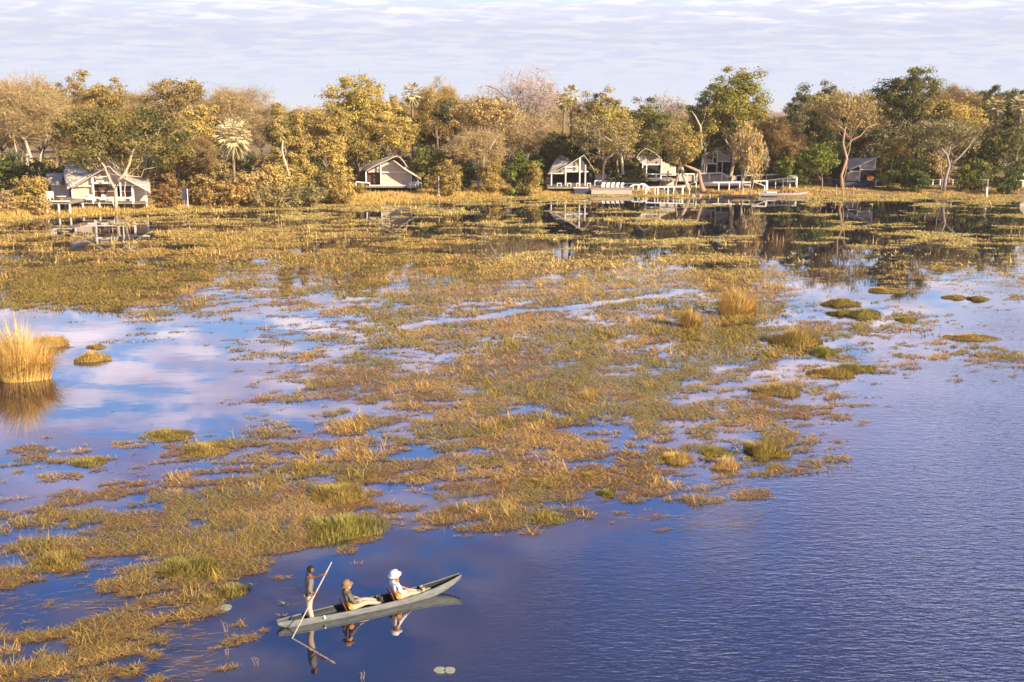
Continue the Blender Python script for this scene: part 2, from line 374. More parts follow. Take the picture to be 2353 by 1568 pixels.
CHANNELS = [([(930, 752), (1010, 738), (1120, 728), (1190, 715), (1290, 708), (1400, 695), (1500, 680), (1590, 668)], 0.75), ([(840, 668), (925, 660)], 0.6)]
CHW = [([G(*p) for p in c], wd) for c, wd in CHANNELS]
def chan(x, y):
    r = np.zeros(len(x), bool)
    for pts, wd in CHW:
        for a, b2 in zip(pts, pts[1:]):
            dx, dy = b2.x - a.x, b2.y - a.y; tt = np.clip(((x - a.x) * dx + (y - a.y) * dy) / (dx * dx + dy * dy), 0, 1)
            r |= np.hypot(x - a.x - tt * dx, y - a.y - tt * dy) < wd * (0.5 + 1.0 * vnoise(x * .8, y * .8, 91))
    return r
# uniform-ise the noise
_s = rng.random((2, 60000)) * 300; _q = np.sort(0.26 * fbm(_s[0] * 0.20, _s[1] * 0.26, 3, 11) + 0.40 * fbm(_s[0] * 0.50, _s[1] * 1.0, 3, 13) + 0.42 * fbm(_s[0] * 1.3, _s[1] * 2.6, 3, 12))
_qf = np.sort(0.62 * fbm(_s[0] * 0.10 + 5, _s[1] * 0.19, 3, 21) + 0.38 * fbm(_s[0] * 0.36, _s[1] * 0.62, 2, 22))
def veg_mask(x, y):
    xs, ys = x * 0.95 + y * 0.31, y * 0.95 - x * 0.31
    u, v = uv_of(x, y); d = 0.86 * density(u, v) * np.interp(v, [1150, 1300], [1, .84]) * np.where(u > 1000, np.interp(v, [480, 600, 660], [.60, .78, 1.04]), np.interp(v, [480, 600, 700], [.75, .9, 1]))
    n = 0.26 * fbm(xs * 0.20, ys * 0.26, 3, 11) + 0.40 * fbm(xs * 0.50, ys * 1.0, 3, 13) + 0.42 * fbm(xs * 1.3, ys * 2.6, 3, 12)
    n = np.searchsorted(_q, n) / len(_q)
    nf = 0.62 * fbm(x * 0.10 + 5, y * 0.19, 3, 21) + 0.38 * fbm(x * 0.36, y * 0.62, 2, 22); nf = np.searchsorted(_qf, nf) / len(_qf)   # broad flat rafts farther out
    wf = np.clip((y - 88) / 30, 0, 1); n = np.where(rng.random(len(n)) < wf, nf, n)
    return (n < d) & ~chan(x, y) & (y < shoreY(x) + 1.0), np.clip((d - n) * 3, 0, 1), u, v
def marsh(y0, y1, per_m2, length, width, seg, lying, lift):
    hw = lambda yy: 0.5 * yy + 4
    area = (hw(y0) + hw(y1)) * (y1 - y0); n = int(area * per_m2)
    y = y0 + (y1 - y0) * rng.random(n); x = (rng.random(n) * 2 - 1) * hw(y)
    ok, depth, u, v = veg_mask(x, y); x, y, depth, u, v = x[ok], y[ok], depth[ok], u[ok], v[ok]; n = len(x)
    g = fbm(x * 0.23, y * 0.30, 3, 31); g2 = fbm(x * 0.9, y * 1.2, 3, 37); r = rng.random(n)
    far = np.clip((np.where(u > 1100, 700, 620) - v) / 130, 0, 1)                                       # further out the grass is dry; also lifts its colour for missing sunlight
    gr = np.clip((g - 0.47) * 6 + 0.36 - 0.36 * far + (g2 - .5) * 3.4, 0.02, 0.95) * np.where(v > 1340, 0.45, 1)
    gr = gr * np.where(depth < .25, .45, 1) * np.interp(v, [1000, 1300], [1, .62]); isg = r < gr
    rust = (~isg) & (rng.random(n) < np.clip((fbm(x * .5, y * .5, 2, 44) - .42) * 5 + .45 * (depth < .3) + np.where(v > 1050, 0.35, 0), 0.05, 0.85) * (1 - .25 * far))
    col = np.where(isg[:, None], PAL['goldolive'] * 0.75 + PAL['green'] * 0.35, PAL['straw'] * 0.64)
    col = np.where((far > rng.random(n))[:, None], col * .38 + (PAL['straw'] * .45 + PAL['tan'] * .55) * .68, col)
    col = np.where(rust[:, None], PAL['tan'] * 0.66, col)
    br = rust & (rng.random(n) < 0.5); col = np.where(br[:, None], PAL['brown'] * 0.85, col)
    col = np.minimum(col * np.array([1.29, 1.18, 1.03]) * (1 + .22 * far)[:, None], .85) * (0.62 + 0.6 * rng.random(n))[:, None]  # far blades painted brighter in place of the sun they lack
    tuft = np.clip((fbm(x * .8, y * .5, 2, 51) - .64) * 9, 0, 1) * (rng.random(n) < .5)
    lg = length * (0.5 + rng.random(n)) * np.where(rust, 1.15, 1) * (0.6 + 0.5 * depth) * (1 + .6 * tuft); lean = np.where(rust, 1.40 + 0.15 * rng.random(n), np.minimum(1.52, lying * (0.86 + 0.2 * rng.random(n)) - .75 * tuft * rng.random(n)))
    az = np.where(rust, 0.35 + (rng.random(n) - .5) * 2.4 + math.pi * (rng.random(n) < .5), rng.random(n) * 2 * math.pi)
    zz = 0.01 + lift * depth * rng.random(n) * np.where(rust, 0.6, 1)
    return blades(np.stack([x, y, zz], 1), lg, width * (0.6 + 0.8 * rng.random(n)), lean, az, col, seg, 0.08)
mg = [marsh(24, 42, 500, 0.24, 0.018, 2, 1.36, .06), marsh(42, 65, 230, 0.28, 0.028, 2, 1.40, .05), marsh(65, 105, 95, 0.34, 0.055, 1, 1.30, .03), marsh(105, 196, 34, 0.36, 0.11, 1, 1.30, .015)]
V, I, S, Cc = merge(mg)
tag(link('marsh_grass', raw_mesh('marsh_grass', V, I, S, M['grass'], Cc)), 'green and straw coloured grass matted across the shallow lagoon', 'grass', kind='stuff')
# sparse upright stalks over the far marsh
n = 9000; y = 105 + 85 * rng.random(n); x = (rng.random(n) * 2 - 1) * (0.5 * y + 4)
g = fbm(x * .35, y * .25, 3, 61); ok = (g > 0.60) & (veg_mask(x, y)[0] | (rng.random(n) < .25)) & (y < shoreY(x)) & ~chan(x, y); x, y = x[ok], y[ok]; n = len(x)
V, I, S, Cc = blades(np.stack([x, y, np.zeros(n)], 1), 0.3 + 0.9 * rng.random(n) ** 2, 0.045 + 0.04 * rng.random(n), 0.25 * rng.random(n), rng.random(n) * 6.3, PAL['straw'] * (0.5 + 0.6 * rng.random(n))[:, None])
tag(link('reeds', raw_mesh('reeds', V, I, S, M['grass'], Cc)), 'thin dry reeds standing in the dark water near the far shore', 'reeds', kind='stuff')
# shore grass
n = 150000; x = (rng.random(n) * 2 - 1) * 108; d = -3 + 17 * rng.random(n) ** 1.2; y = shoreY(x) + d
right = np.clip((x - 27) / 33, 0, 1)
ok = (fbm(x * .5, y * .5, 3, 71) > 0.36 + 0.12 * right); x, y, d, right = x[ok], y[ok], d[ok], right[ok]; n = len(x)
h = (0.35 + 0.75 * fbm(x * .35, y * .35, 2, 77) ** 1.5) * (0.6 + 0.8 * rng.random(n)) * np.where(d < 1.5, 0.6, 1) * (1 - .35 * right) * np.interp(x, [-5, 8], [1, .6])
col = np.where((rng.random(n) < 0.3 + np.where(d < 1, .35, 0))[:, None], PAL['goldolive'] * 1.25, PAL['straw'] * 1.0) * (0.7 + 0.5 * rng.random(n))[:, None]
V, I, S, Cc = blades(np.stack([x, y, np.maximum(groundZ(x, y), 0) - .03], 1), h, 0.09 + 0.05 * rng.random(n), 0.7 * rng.random(n), rng.random(n) * 6.3, col)
tag(link('shore_grass', raw_mesh('shore_grass', V, I, S, M['grass'], Cc)), 'tall dry golden grass along the far bank', 'grass', kind='stuff')
# floating stems
def stems(n, box, L0, wd):
    u = box[0] + (box[2] - box[0]) * rng.random(n); v = box[1] + (box[3] - box[1]) * rng.random(n)
    p = np.array([G(a, c) for a, c in zip(u, v)]); k = fbm(p[:, 0] * .5, p[:, 1] * .6, 3, 83) > 0.5; p = p[k]; n = len(p)
    p[:, 2] = 0.012 + .02 * rng.random(n)
    return blades(p, L0 * (0.4 + rng.random(n)), np.full(n, wd), np.full(n, 1.54), 0.25 + (rng.random(n) - .5) * .9 + math.pi * (rng.random(n) < .5), np.where((rng.random(n) < .5)[:, None], PAL['tan'], PAL['brown']) * (0.6 + .7 * rng.random(n))[:, None])
fs = [stems(600, (0, 1380, 480, 1568), 0.6, 0.02), stems(700, (0, 1180, 700, 1400), 0.5, 0.018), stems(1600, (900, 1080, 1750, 1220), 0.7, 0.016), stems(500, (1700, 900, 1960, 960), .8, .02), stems(1100, (1650, 740, 2353, 860), 1.0, 0.025), stems(500, (0, 700, 900, 1100), .5, .015)]
V, I, S, Cc = merge(fs)
tag(link('floating_weeds', raw_mesh('floating_weeds', V, I, S, M['grass'], Cc)), 'brown stems and dead weed floating on the open water', 'weeds', kind='stuff')

# ------------------------------------------------------------------ tussocks
def tussock(u, v, wpx, hpx, c1, c2, label, tall=False, nb=None):
    g = G(u, v); k = ppm(g.y); r = wpx / 2 / k * (1.2 if tall else 1); h = hpx / k * (1.02 if tall else .66); r2 = r * 0.75; g.y += r2 * 0.55
    nb = nb or int(min(3000, 500 + 420 * r * r * 4)); a = rng.random(nb) * 6.283; q = np.sqrt(rng.random(nb))
    if tall:
        px = q * r * .72 * np.cos(a); py = q * r2 * .72 * np.sin(a); ln = h * (0.35 + 0.75 * rng.random(nb)) * (1.1 - .5 * q); lean = 0.08 + 1.25 * q * rng.random(nb)
    else:
        px = q * r * np.cos(a); py = q * r2 * np.sin(a); ln = h * (0.45 + 0.6 * rng.random(nb)) * (1.0 - .55 * q ** 2); lean = 0.15 + 0.9 * q * rng.random(nb)
    wob = 0.62 + .75 * vnoise(np.cos(a) * 1.6 + g.x * 3, np.sin(a) * 1.6 + g.y, 5); ln = ln * (0.55 + .9 * vnoise(px * 2.2 / max(.3, r) + g.x, py * 2.2 / max(.3, r) + 7, 9)); lean = lean + .35 * (rng.random(nb) - .4)
    col = (c1 + (c2 - c1) * rng.random(nb)[:, None]) * (0.7 + .55 * rng.random(nb))[:, None]
    az = a + (rng.random(nb) - .5) * 1.6
    k2 = max(0.018, 0.95 / k)
    V, I, S, Cc = blades(np.stack([px * wob, py * wob, np.full(nb, -0.02)], 1), ln, np.full(nb, k2 * 1.2), lean, az, col, 2, 0.6)
    o = link('grass_tussock' if not tall else 'reed_clump', raw_mesh('tussock', V, I, S, M['grass'], Cc), loc=(g.x, g.y, 0))
    tag(o, label, 'reeds' if tall else 'tussock', 'grass tussocks standing in the water')
Gd, St, Ol, Gr, Ye, Li = PAL['gold'], PAL['straw'], PAL['goldolive'], PAL['green'] * .9 + PAL['goldolive'] * .5, PAL['yellow'] * .85, PAL['lime']
tussock(38, 878, 170, 150, St * 1.05, Gd * 1.3, 'tall golden reed clump standing in still water at the left edge', True, 4200)
tussock(112, 796, 66, 45, Gd, St, 'small golden clump just behind the big reed clump', False)
tussock(208, 830, 76, 34, Ol, St, 'low straw and olive clump alone in calm water right of the reeds')
tussock(216, 800, 40, 16, Ol, Gd, 'tiny flat clump just beyond the low straw clump')
tussock(1700, 728, 84, 72, St, Gd, 'upright straw reed clump beside the pale reflecting pool', True, 2600)
tussock(1590, 755, 50, 52, St, Ol, 'narrow brownish reed clump left of the straw reed clump', True, 1300)
tussock(1936, 702, 76, 24, Ye * .8, Ol, 'yellow green mound farthest out on the pale pool')
tussock(1934, 724, 56, 20, Gr, Ol, 'smaller of two joined dark green mounds on the pool')
tussock(1991, 728, 88, 26, Gr * 1.2, Ol, 'larger of two joined dark green mounds on the pool')
tussock(2084, 738, 50, 12, Ol, Gr, 'thin green mound right of the two joined mounds')
tussock(2195, 686, 50, 13, Ol, Gd, 'left one of the low pair of mounds at the far right pool')
tussock(2250, 690, 50, 14, Ol, Gr, 'right one of the low pair of mounds at the far right pool')
tussock(2240, 782, 110, 16, Ol, St * .8, 'long flat mound amid brown weeds near the right edge')
tussock(2040, 672, 90, 14, Gd, Ol, 'flat golden strip under the dark tree reflections')
tussock(1832, 792, 120, 52, Ol, Gd, 'biggest rounded olive gold mound on the right of the marsh')
tussock(1896, 814, 62, 26, Gr * 1.2, Ye * .7, 'bright green knob in front of the biggest rounded mound')
tussock(1915, 864, 110, 26, Gd * .9, Ol, 'left half of the long mound at the marsh tip')
tussock(1975, 852, 80, 24, Gr * 1.2, Ol, 'greener right half of the long mound at the marsh tip')
tussock(1795, 905, 110, 30, Ol, PAL['tan'], 'brown olive mound on the open water edge below the long mound')
tussock(1760, 1046, 104, 46, Ye * .9, Ol, 'tall yellow green mound at the end of the small curved islet')
tussock(1645, 1046, 84, 22, Gr * 1.1, Ol, 'low green mound in the middle of the curved islet')
tussock(1553, 1062, 76, 34, St, Ol, 'straw topped mound at the near left of the curved islet')
tussock(1672, 1078, 66, 38, St, PAL['tan'], 'dry straw tuft in front of the curved islet')
tussock(1358, 1100, 66, 20, Ol, Ye * .8, 'small olive mound by the blue inlet right of centre')
tussock(1396, 1138, 50, 22, Gr * 1.1, Li * .6, 'small vivid green tuft standing among brown weeds')
tussock(1250, 1116, 84, 22, Ye * .8, Ol, 'yellowish mound at the near edge of the central marsh')
tussock(1265, 1198, 90, 20, Ol, Gr, 'low mound at the very front of the central marsh')
tussock(772, 1150, 140, 56, Gd * .95, Ye * .8, 'tall yellow grass mound above the boat and the green mound')
tussock(786, 1232, 196, 66, Gr * 1.35, Ye * .75, 'big bright green mound nearest the standing poler')
tussock(425, 1322, 150, 44, Gr * .8, Ol, 'dark green mound in the left foreground marsh')
tussock(530, 1368, 86, 34, Gr * .9, Ol, 'dark green tuft between the left marsh and the boat')
tussock(478, 1385, 46, 26, Ye * .7, Ol, 'yellow green tuft in front of the dark green tuft')
tussock(130, 1300, 120, 34, Ol, Gd * .8, 'olive mound in the foreground close to the left edge')
tussock(470, 1040, 110, 26, Ol, Gd, 'long olive mound lying in the calm left water')
tussock(380, 1008, 110, 20, Ol, Ye * .7, 'thin olive strip beyond the long olive mound')
tussock(200, 1070, 90, 20, Ol, Gr, 'low green strip at the left amid blue reflections')

# ------------------------------------------------------------------ lily pads and sticks
for i, (u, v, r, lb) in enumerate([(1011, 1541, .17, 'left pad of the pale pair floating near the bottom edge'), (1033, 1541, .16, 'right pad of the pale pair floating near the bottom edge'),
                                    (473, 1399, .16, 'leftmost lily pad among weeds left of the boat'), (518, 1397, .20, 'larger lily pad closest to the weeds left of the boat'), (645, 1388, .12, 'tiny lily pad just left of the boat stern')]):
    g = G(u, v); m_ = MB(); n = 26; ring = [(g.x + r * math.cos(0.15 + 6.0 * k / n) * (1 + .05 * math.sin(5 * k)), g.y + r * math.sin(0.15 + 6.0 * k / n), 0.008) for k in range(n + 1)]
    m_.prism([(g.x, g.y, 0.008)] + ring, (0, 0, 0.012)); e = Vector((g.x, g.y, 0))
    o = m_.build('lily_pad', M['pad']); tag(o, lb, 'lily pad', 'lily pads on the open water')
for u, v, h, lb in [(516, 1452, .42, 'thin bent reed stalk standing in open water left of the boat'), (519, 1506, .25, 'short reed stub standing below the bent stalk'), (587, 1530, .3, 'forked reed stub nearest the bottom edge'), (828, 1560, .25, 'broken reed tangle at the bottom right of the boat')]:
    g = G(u, v); m_ = MB()
    for k in range(4): m_.tube([g + Vector((.03 * k, 0, -.05)), g + Vector((.03 * k + random.uniform(-.1, .1), .02, h * .6)), g + Vector((.03 * k + random.uniform(-.15, .15), 0, h * random.uniform(.7, 1)))], [.009, .007, .004], 5)
    tag(m_.build('reed_stalk', M['bark']), lb, 'reed', 'stray stalks in the open water')

# ------------------------------------------------------------------ trees
def tubes(segs):
    """segs: list of (p0, p1, r0, r1); one mesh of tapered prisms"""
    s = np.array([(*a, *b2, r0, r1) for a, b2, r0, r1 in segs]); n = len(s); p0 = s[:, :3]; p1 = s[:, 3:6]; d = p1 - p0; ln = np.linalg.norm(d, axis=1, keepdims=True) + 1e-6; d = d / ln
    p1 = p1 + d * s[:, 7:8] * 0.4
    up = np.where(np.abs(d[:, 2:3]) < .9, np.array([[0, 0, 1.]]), np.array([[1., 0, 0]])); xx = np.cross(d, up); xx /= np.linalg.norm(xx, axis=1, keepdims=True); yy = np.cross(d, xx)
    k = 6; V = np.zeros((n, 2, k, 3))
    for j in range(k):
        t_ = 2 * math.pi * j / k; o_ = xx * math.cos(t_) + yy * math.sin(t_); V[:, 0, j] = p0 + o_ * s[:, 6:7]; V[:, 1, j] = p1 + o_ * s[:, 7:8]
    base = (np.arange(n) * 2 * k)[:, None, None]
    q = np.array([[j, (j + 1) % k, (j + 1) % k + k, j + k] for j in range(k)])[None]
    return V.reshape(-1, 3), (base + q).ravel(), np.arange(n * k) * 4
def tree_meshes(H, W, kind, pal, seed, bark='bark', hb=0.35, dens=1.0, pal2=None, fork=None):
    r = np.random.default_rng(seed); Hc = H * (1 - hb); zc = H * hb + Hc * .5
    nc = int({'round': 34, 'umbrella': 34, 'bush': 24, 'column': 26, 'bare': 95, 'twiggy': 60, 'weeping': 30}[kind] * (1.0 + min(W, 22) / 5.5))
    # irregular envelope: three to five overlapping lobes
    nl = int(r.integers(4, 7) + (W > 10) * 4); la = r.random(nl) * 6.28 + np.arange(nl) * 6.28 / nl; lobes = []
    for k in range(nl): lobes.append((math.cos(la[k]) * W * .22, math.sin(la[k]) * W * .22, zc + (r.random() - .45) * Hc * .4, W * (.24 + .1 * r.random()), Hc * (.25 + .12 * r.random())))
    lobes.append((0, 0, H * hb + Hc * .62, W * .34, Hc * .36))
    if kind == 'umbrella': lobes = [(a, b2, H * hb + Hc * (.55 + .25 * r.random()), c_ * 1.15, Hc * .22) for a, b2, _, c_, _ in lobes] + [(r.uniform(-.3, .3) * W, r.uniform(-.3, .3) * W, H * hb + Hc * .3, W * .2, Hc * .14) for _ in range(3)]
    if kind == 'column': lobes = [(r.uniform(-.2, .2) * W, r.uniform(-.2, .2) * W, H * hb + Hc * q_, W * (.36 - .22 * q_), Hc * .2) for q_ in (.12, .3, .45, .6, .78)]
    if kind == 'bush': lobes = [(r.uniform(-.28, .28) * W, r.uniform(-.28, .28) * W, H * r.uniform(.25, .6), W * .28, H * .34) for _ in range(5)] + [(0, 0, H * .5, W * .3, H * .45)]
    cs = []
    for i in range(nc):
        L_ = lobes[r.integers(len(lobes))]; d = r.normal(size=3); d /= np.linalg.norm(d); q_ = (.35 + .65 * r.random() ** .5)
        c_ = np.array([L_[0] + d[0] * L_[3] * q_, L_[1] + d[1] * L_[3] * q_, L_[2] + d[2] * L_[4] * q_]); c_[2] = min(max(c_[2], H * hb * .8 if kind != 'bush' else .2), H * .97); cs.append(c_)
    cs = np.array(cs)
    # skeleton: trunk, then each centre hangs on the nearest node below it
    th = H * (fork or hb); lean = r.uniform(-.06, .06, 2) * H; tn = max(3, int(th / 1.0)); nodes = [np.array([lean[0] * (k / tn) ** 1.5 + .12 * math.sin(k * 1.7 + seed), lean[1] * (k / tn) ** 1.5, th * k / tn - .15]) for k in range(tn + 1)]; par = [-1] + list(range(tn))
    top = tn
    ends = []
    if kind != 'bush':
        for L_ in (lobes[:3] if fork else lobes):                                                     # main limbs, each curving up into one lobe
            a = nodes[top]; c_ = np.array([L_[0], L_[1], L_[2] - L_[4] * .3]); ln = np.linalg.norm(c_ - a); st = max(2, int(ln / 1.0)); pj = top
            for k in range(1, st + 1):
                f = k / st; p_ = a + (c_ - a) * np.array([f ** .8, f ** .8, f ** 1.15]); p_ = p_ + r.normal(size=3) * .035 * ln * (k < st); nodes.append(p_); par.append(pj); pj = len(nodes) - 1
    order = np.argsort(np.linalg.norm(cs - nodes[top], axis=1))
    for i in order:
        A = np.array(nodes[top:]); dd = np.linalg.norm(A - cs[i], axis=1) + 0.12 * np.linalg.norm(A - nodes[top], axis=1); j = int(np.argmin(dd)) + top; a = nodes[j]; ln = np.linalg.norm(cs[i] - a); st = max(1, int(ln / .9)); pj = j
        for k in range(1, st + 1):
            f = k / st; p_ = a + (cs[i] - a) * f; p_[2] += math.sin(f * math.pi) * ln * (-.10) ; p_ += r.normal(size=3) * .10 * ln / 3 * (k < st); nodes.append(p_); par.append(pj); pj = len(nodes) - 1
        ends.append(pj)
    n = len(nodes); load = np.zeros(n) + .01; load[ends] += 1
    for i in range(n - 1, 0, -1): load[par[i]] += load[i]
    R0 = (.4 if fork == 0 else 1) * {'bush': .03, 'bare': .14, 'twiggy': .13, 'umbrella': .13}.get(kind, .13) * (H / 9) ** .8 * (1.0 + .3 * r.random())
    rad = np.maximum(R0 * (load / load[0]) ** .46, .03); rad[0] *= 1.35
    segs = [(nodes[par[i]], nodes[i], rad[par[i]] if par[i] > 0 or True else rad[i], rad[i]) for i in range(1, n)]
    pc = PAL[pal]; pc2 = PAL[pal2] if pal2 else pc
    tw = None
    if kind in ('bare', 'twiggy'):
        nt_ = 15 if kind == 'bare' else 60; c_ = np.repeat(cs, nt_, 0); d = r.normal(size=c_.shape); d[:, 2] = d[:, 2] * .7 + .25; d /= np.linalg.norm(d, axis=1, keepdims=True)
        rr = W * (.055 if kind == 'bare' else .085); ln = rr * (0.5 + 1.3 * r.random(len(c_))); st = c_ + d * (ln * .25 * r.random(len(c_)))[:, None] + r.normal(size=c_.shape) * rr * .35
        sd = np.cross(d, r.normal(size=c_.shape)); sd /= np.linalg.norm(sd, axis=1, keepdims=True); wd = .022 if kind == 'bare' else .035
        b1 = st + d * ln[:, None]; V = np.stack([st - sd * wd, st + sd * wd, b1], 1).reshape(-1, 3)
        # side twigs
        m2 = st + d * (ln * .5)[:, None]; e2 = m2 + (d * .5 + r.normal(size=d.shape) * .6) * (ln * .5)[:, None]; V2 = np.stack([m2 - sd * wd * .8, m2 + sd * wd * .8, e2], 1).reshape(-1, 3)
        V = np.concatenate([V, V2]); cc = pc * (0.7 + .55 * r.random(len(V) // 3))[:, None]; tw = (V, np.arange(len(V)), np.arange(len(V) // 3) * 3, np.repeat(cc, 3, 0))
    A = .785 * W * max(Hc, 1); s0 = .27 if W > 6 else .22
    nleaf = int(min(24000, dens * {'bare': 0.10, 'twiggy': .9, 'umbrella': 3.2}.get(kind, 4.2) * A / (.5 * s0 * s0)))
    if nleaf > 60:
        ci = r.integers(0, len(cs), nleaf); d = r.normal(size=(nleaf, 3)); d /= np.linalg.norm(d, axis=1, keepdims=True)
        rc = (W * .06 + .5) * (0.6 + 1.0 * r.random(len(cs))) * (1.2 if kind == 'twiggy' else 1)
        q_ = r.random(nleaf) ** .6 * (1 + .5 * (r.random(nleaf) < .15)); sz = np.array([1, 1, .62]) if kind != 'weeping' else np.array([.75, .75, 1.3])
        p_ = cs[ci] + d * (rc[ci] * q_)[:, None] * sz; p_[:, 2] = np.maximum(p_[:, 2], .08)
        nn = d * 1.0 + r.normal(size=d.shape) * .34 + np.array([0, 0, .15]); nn /= np.linalg.norm(nn, axis=1, keepdims=True)
        a1 = np.cross(nn, r.normal(size=d.shape)); a1 /= np.linalg.norm(a1, axis=1, keepdims=True); a2 = np.cross(nn, a1); s_ = s0 * (0.5 + .9 * r.random(nleaf))
        a1 *= (s_ * .8)[:, None]; a2 *= (s_ * .42)[:, None]
        if kind == 'weeping': a1 = a1 * .3 + np.array([0, 0, -1]) * s_[:, None] * .8
        V = np.stack([p_ - a1, p_ + a2, p_ + a1, p_ - a2], 1).reshape(-1, 3)
        ct = r.random(len(cs)); mixf = np.clip(ct[ci] * .9 + (r.random(nleaf) - .5) * .5, 0, 1)[:, None]
        cc = (pc * (1 - mixf) + pc2 * mixf) * (0.80 + .38 * r.random(nleaf))[:, None] * (.85 + .3 * r.random(len(cs)))[ci][:, None]
        lf = (V, np.arange(len(V)), np.arange(nleaf) * 4, np.repeat(cc, 4, 0))
    else: lf = None
    tv, ti, ts = tubes(segs)
    trunk = raw_mesh('trunk', tv, ti, ts, M[bark], smooth=True)
    crown = None
    if tw is not None and lf is not None: crown = merge([tw, lf])
    else: crown = tw or lf
    return trunk, raw_mesh('crown', *crown[:3], M['leaf'] if kind not in ('bare',) else M['twig'], crown[3])
def put_tree(ms, x, y, s, rz, name, label, cat, group, hs=1.0):
    e = empty(name, (x, y, float(groundZ(x, y))), label, cat, group); e.rotation_euler.z = rz; e.scale = (s, s, s * hs)
    link('trunk' if cat != 'bush' else 'stems', ms[0], e); link('crown' if cat != 'bush' else 'foliage', ms[1], e); return e
def tree(u, vt, wpx, D0, kind, pal, label, bark='bark', hb=.35, dens=1.0, pal2=None, cat='tree', fork=None):
    t_ = P(u, vt, D0); D = t_.y; H = t_.z - float(groundZ(t_.x, D)); W = wpx / ppm(D)
    ms = tree_meshes(H / .98, W, kind, pal, int(u * 7 + D0), bark, hb, dens, pal2, fork)
    nm = {'bare': 'leafless_tree', 'umbrella': 'spreading_tree', 'column': 'columnar_tree', 'bush': 'bush', 'twiggy': 'bare_branched_tree', 'weeping': 'drooping_tree', 'round': 'leafy_tree'}[kind]
    return put_tree(ms, t_.x, D, 1, 0, nm, label, cat, 'trees and bushes along the far bank')
B = 'bush'
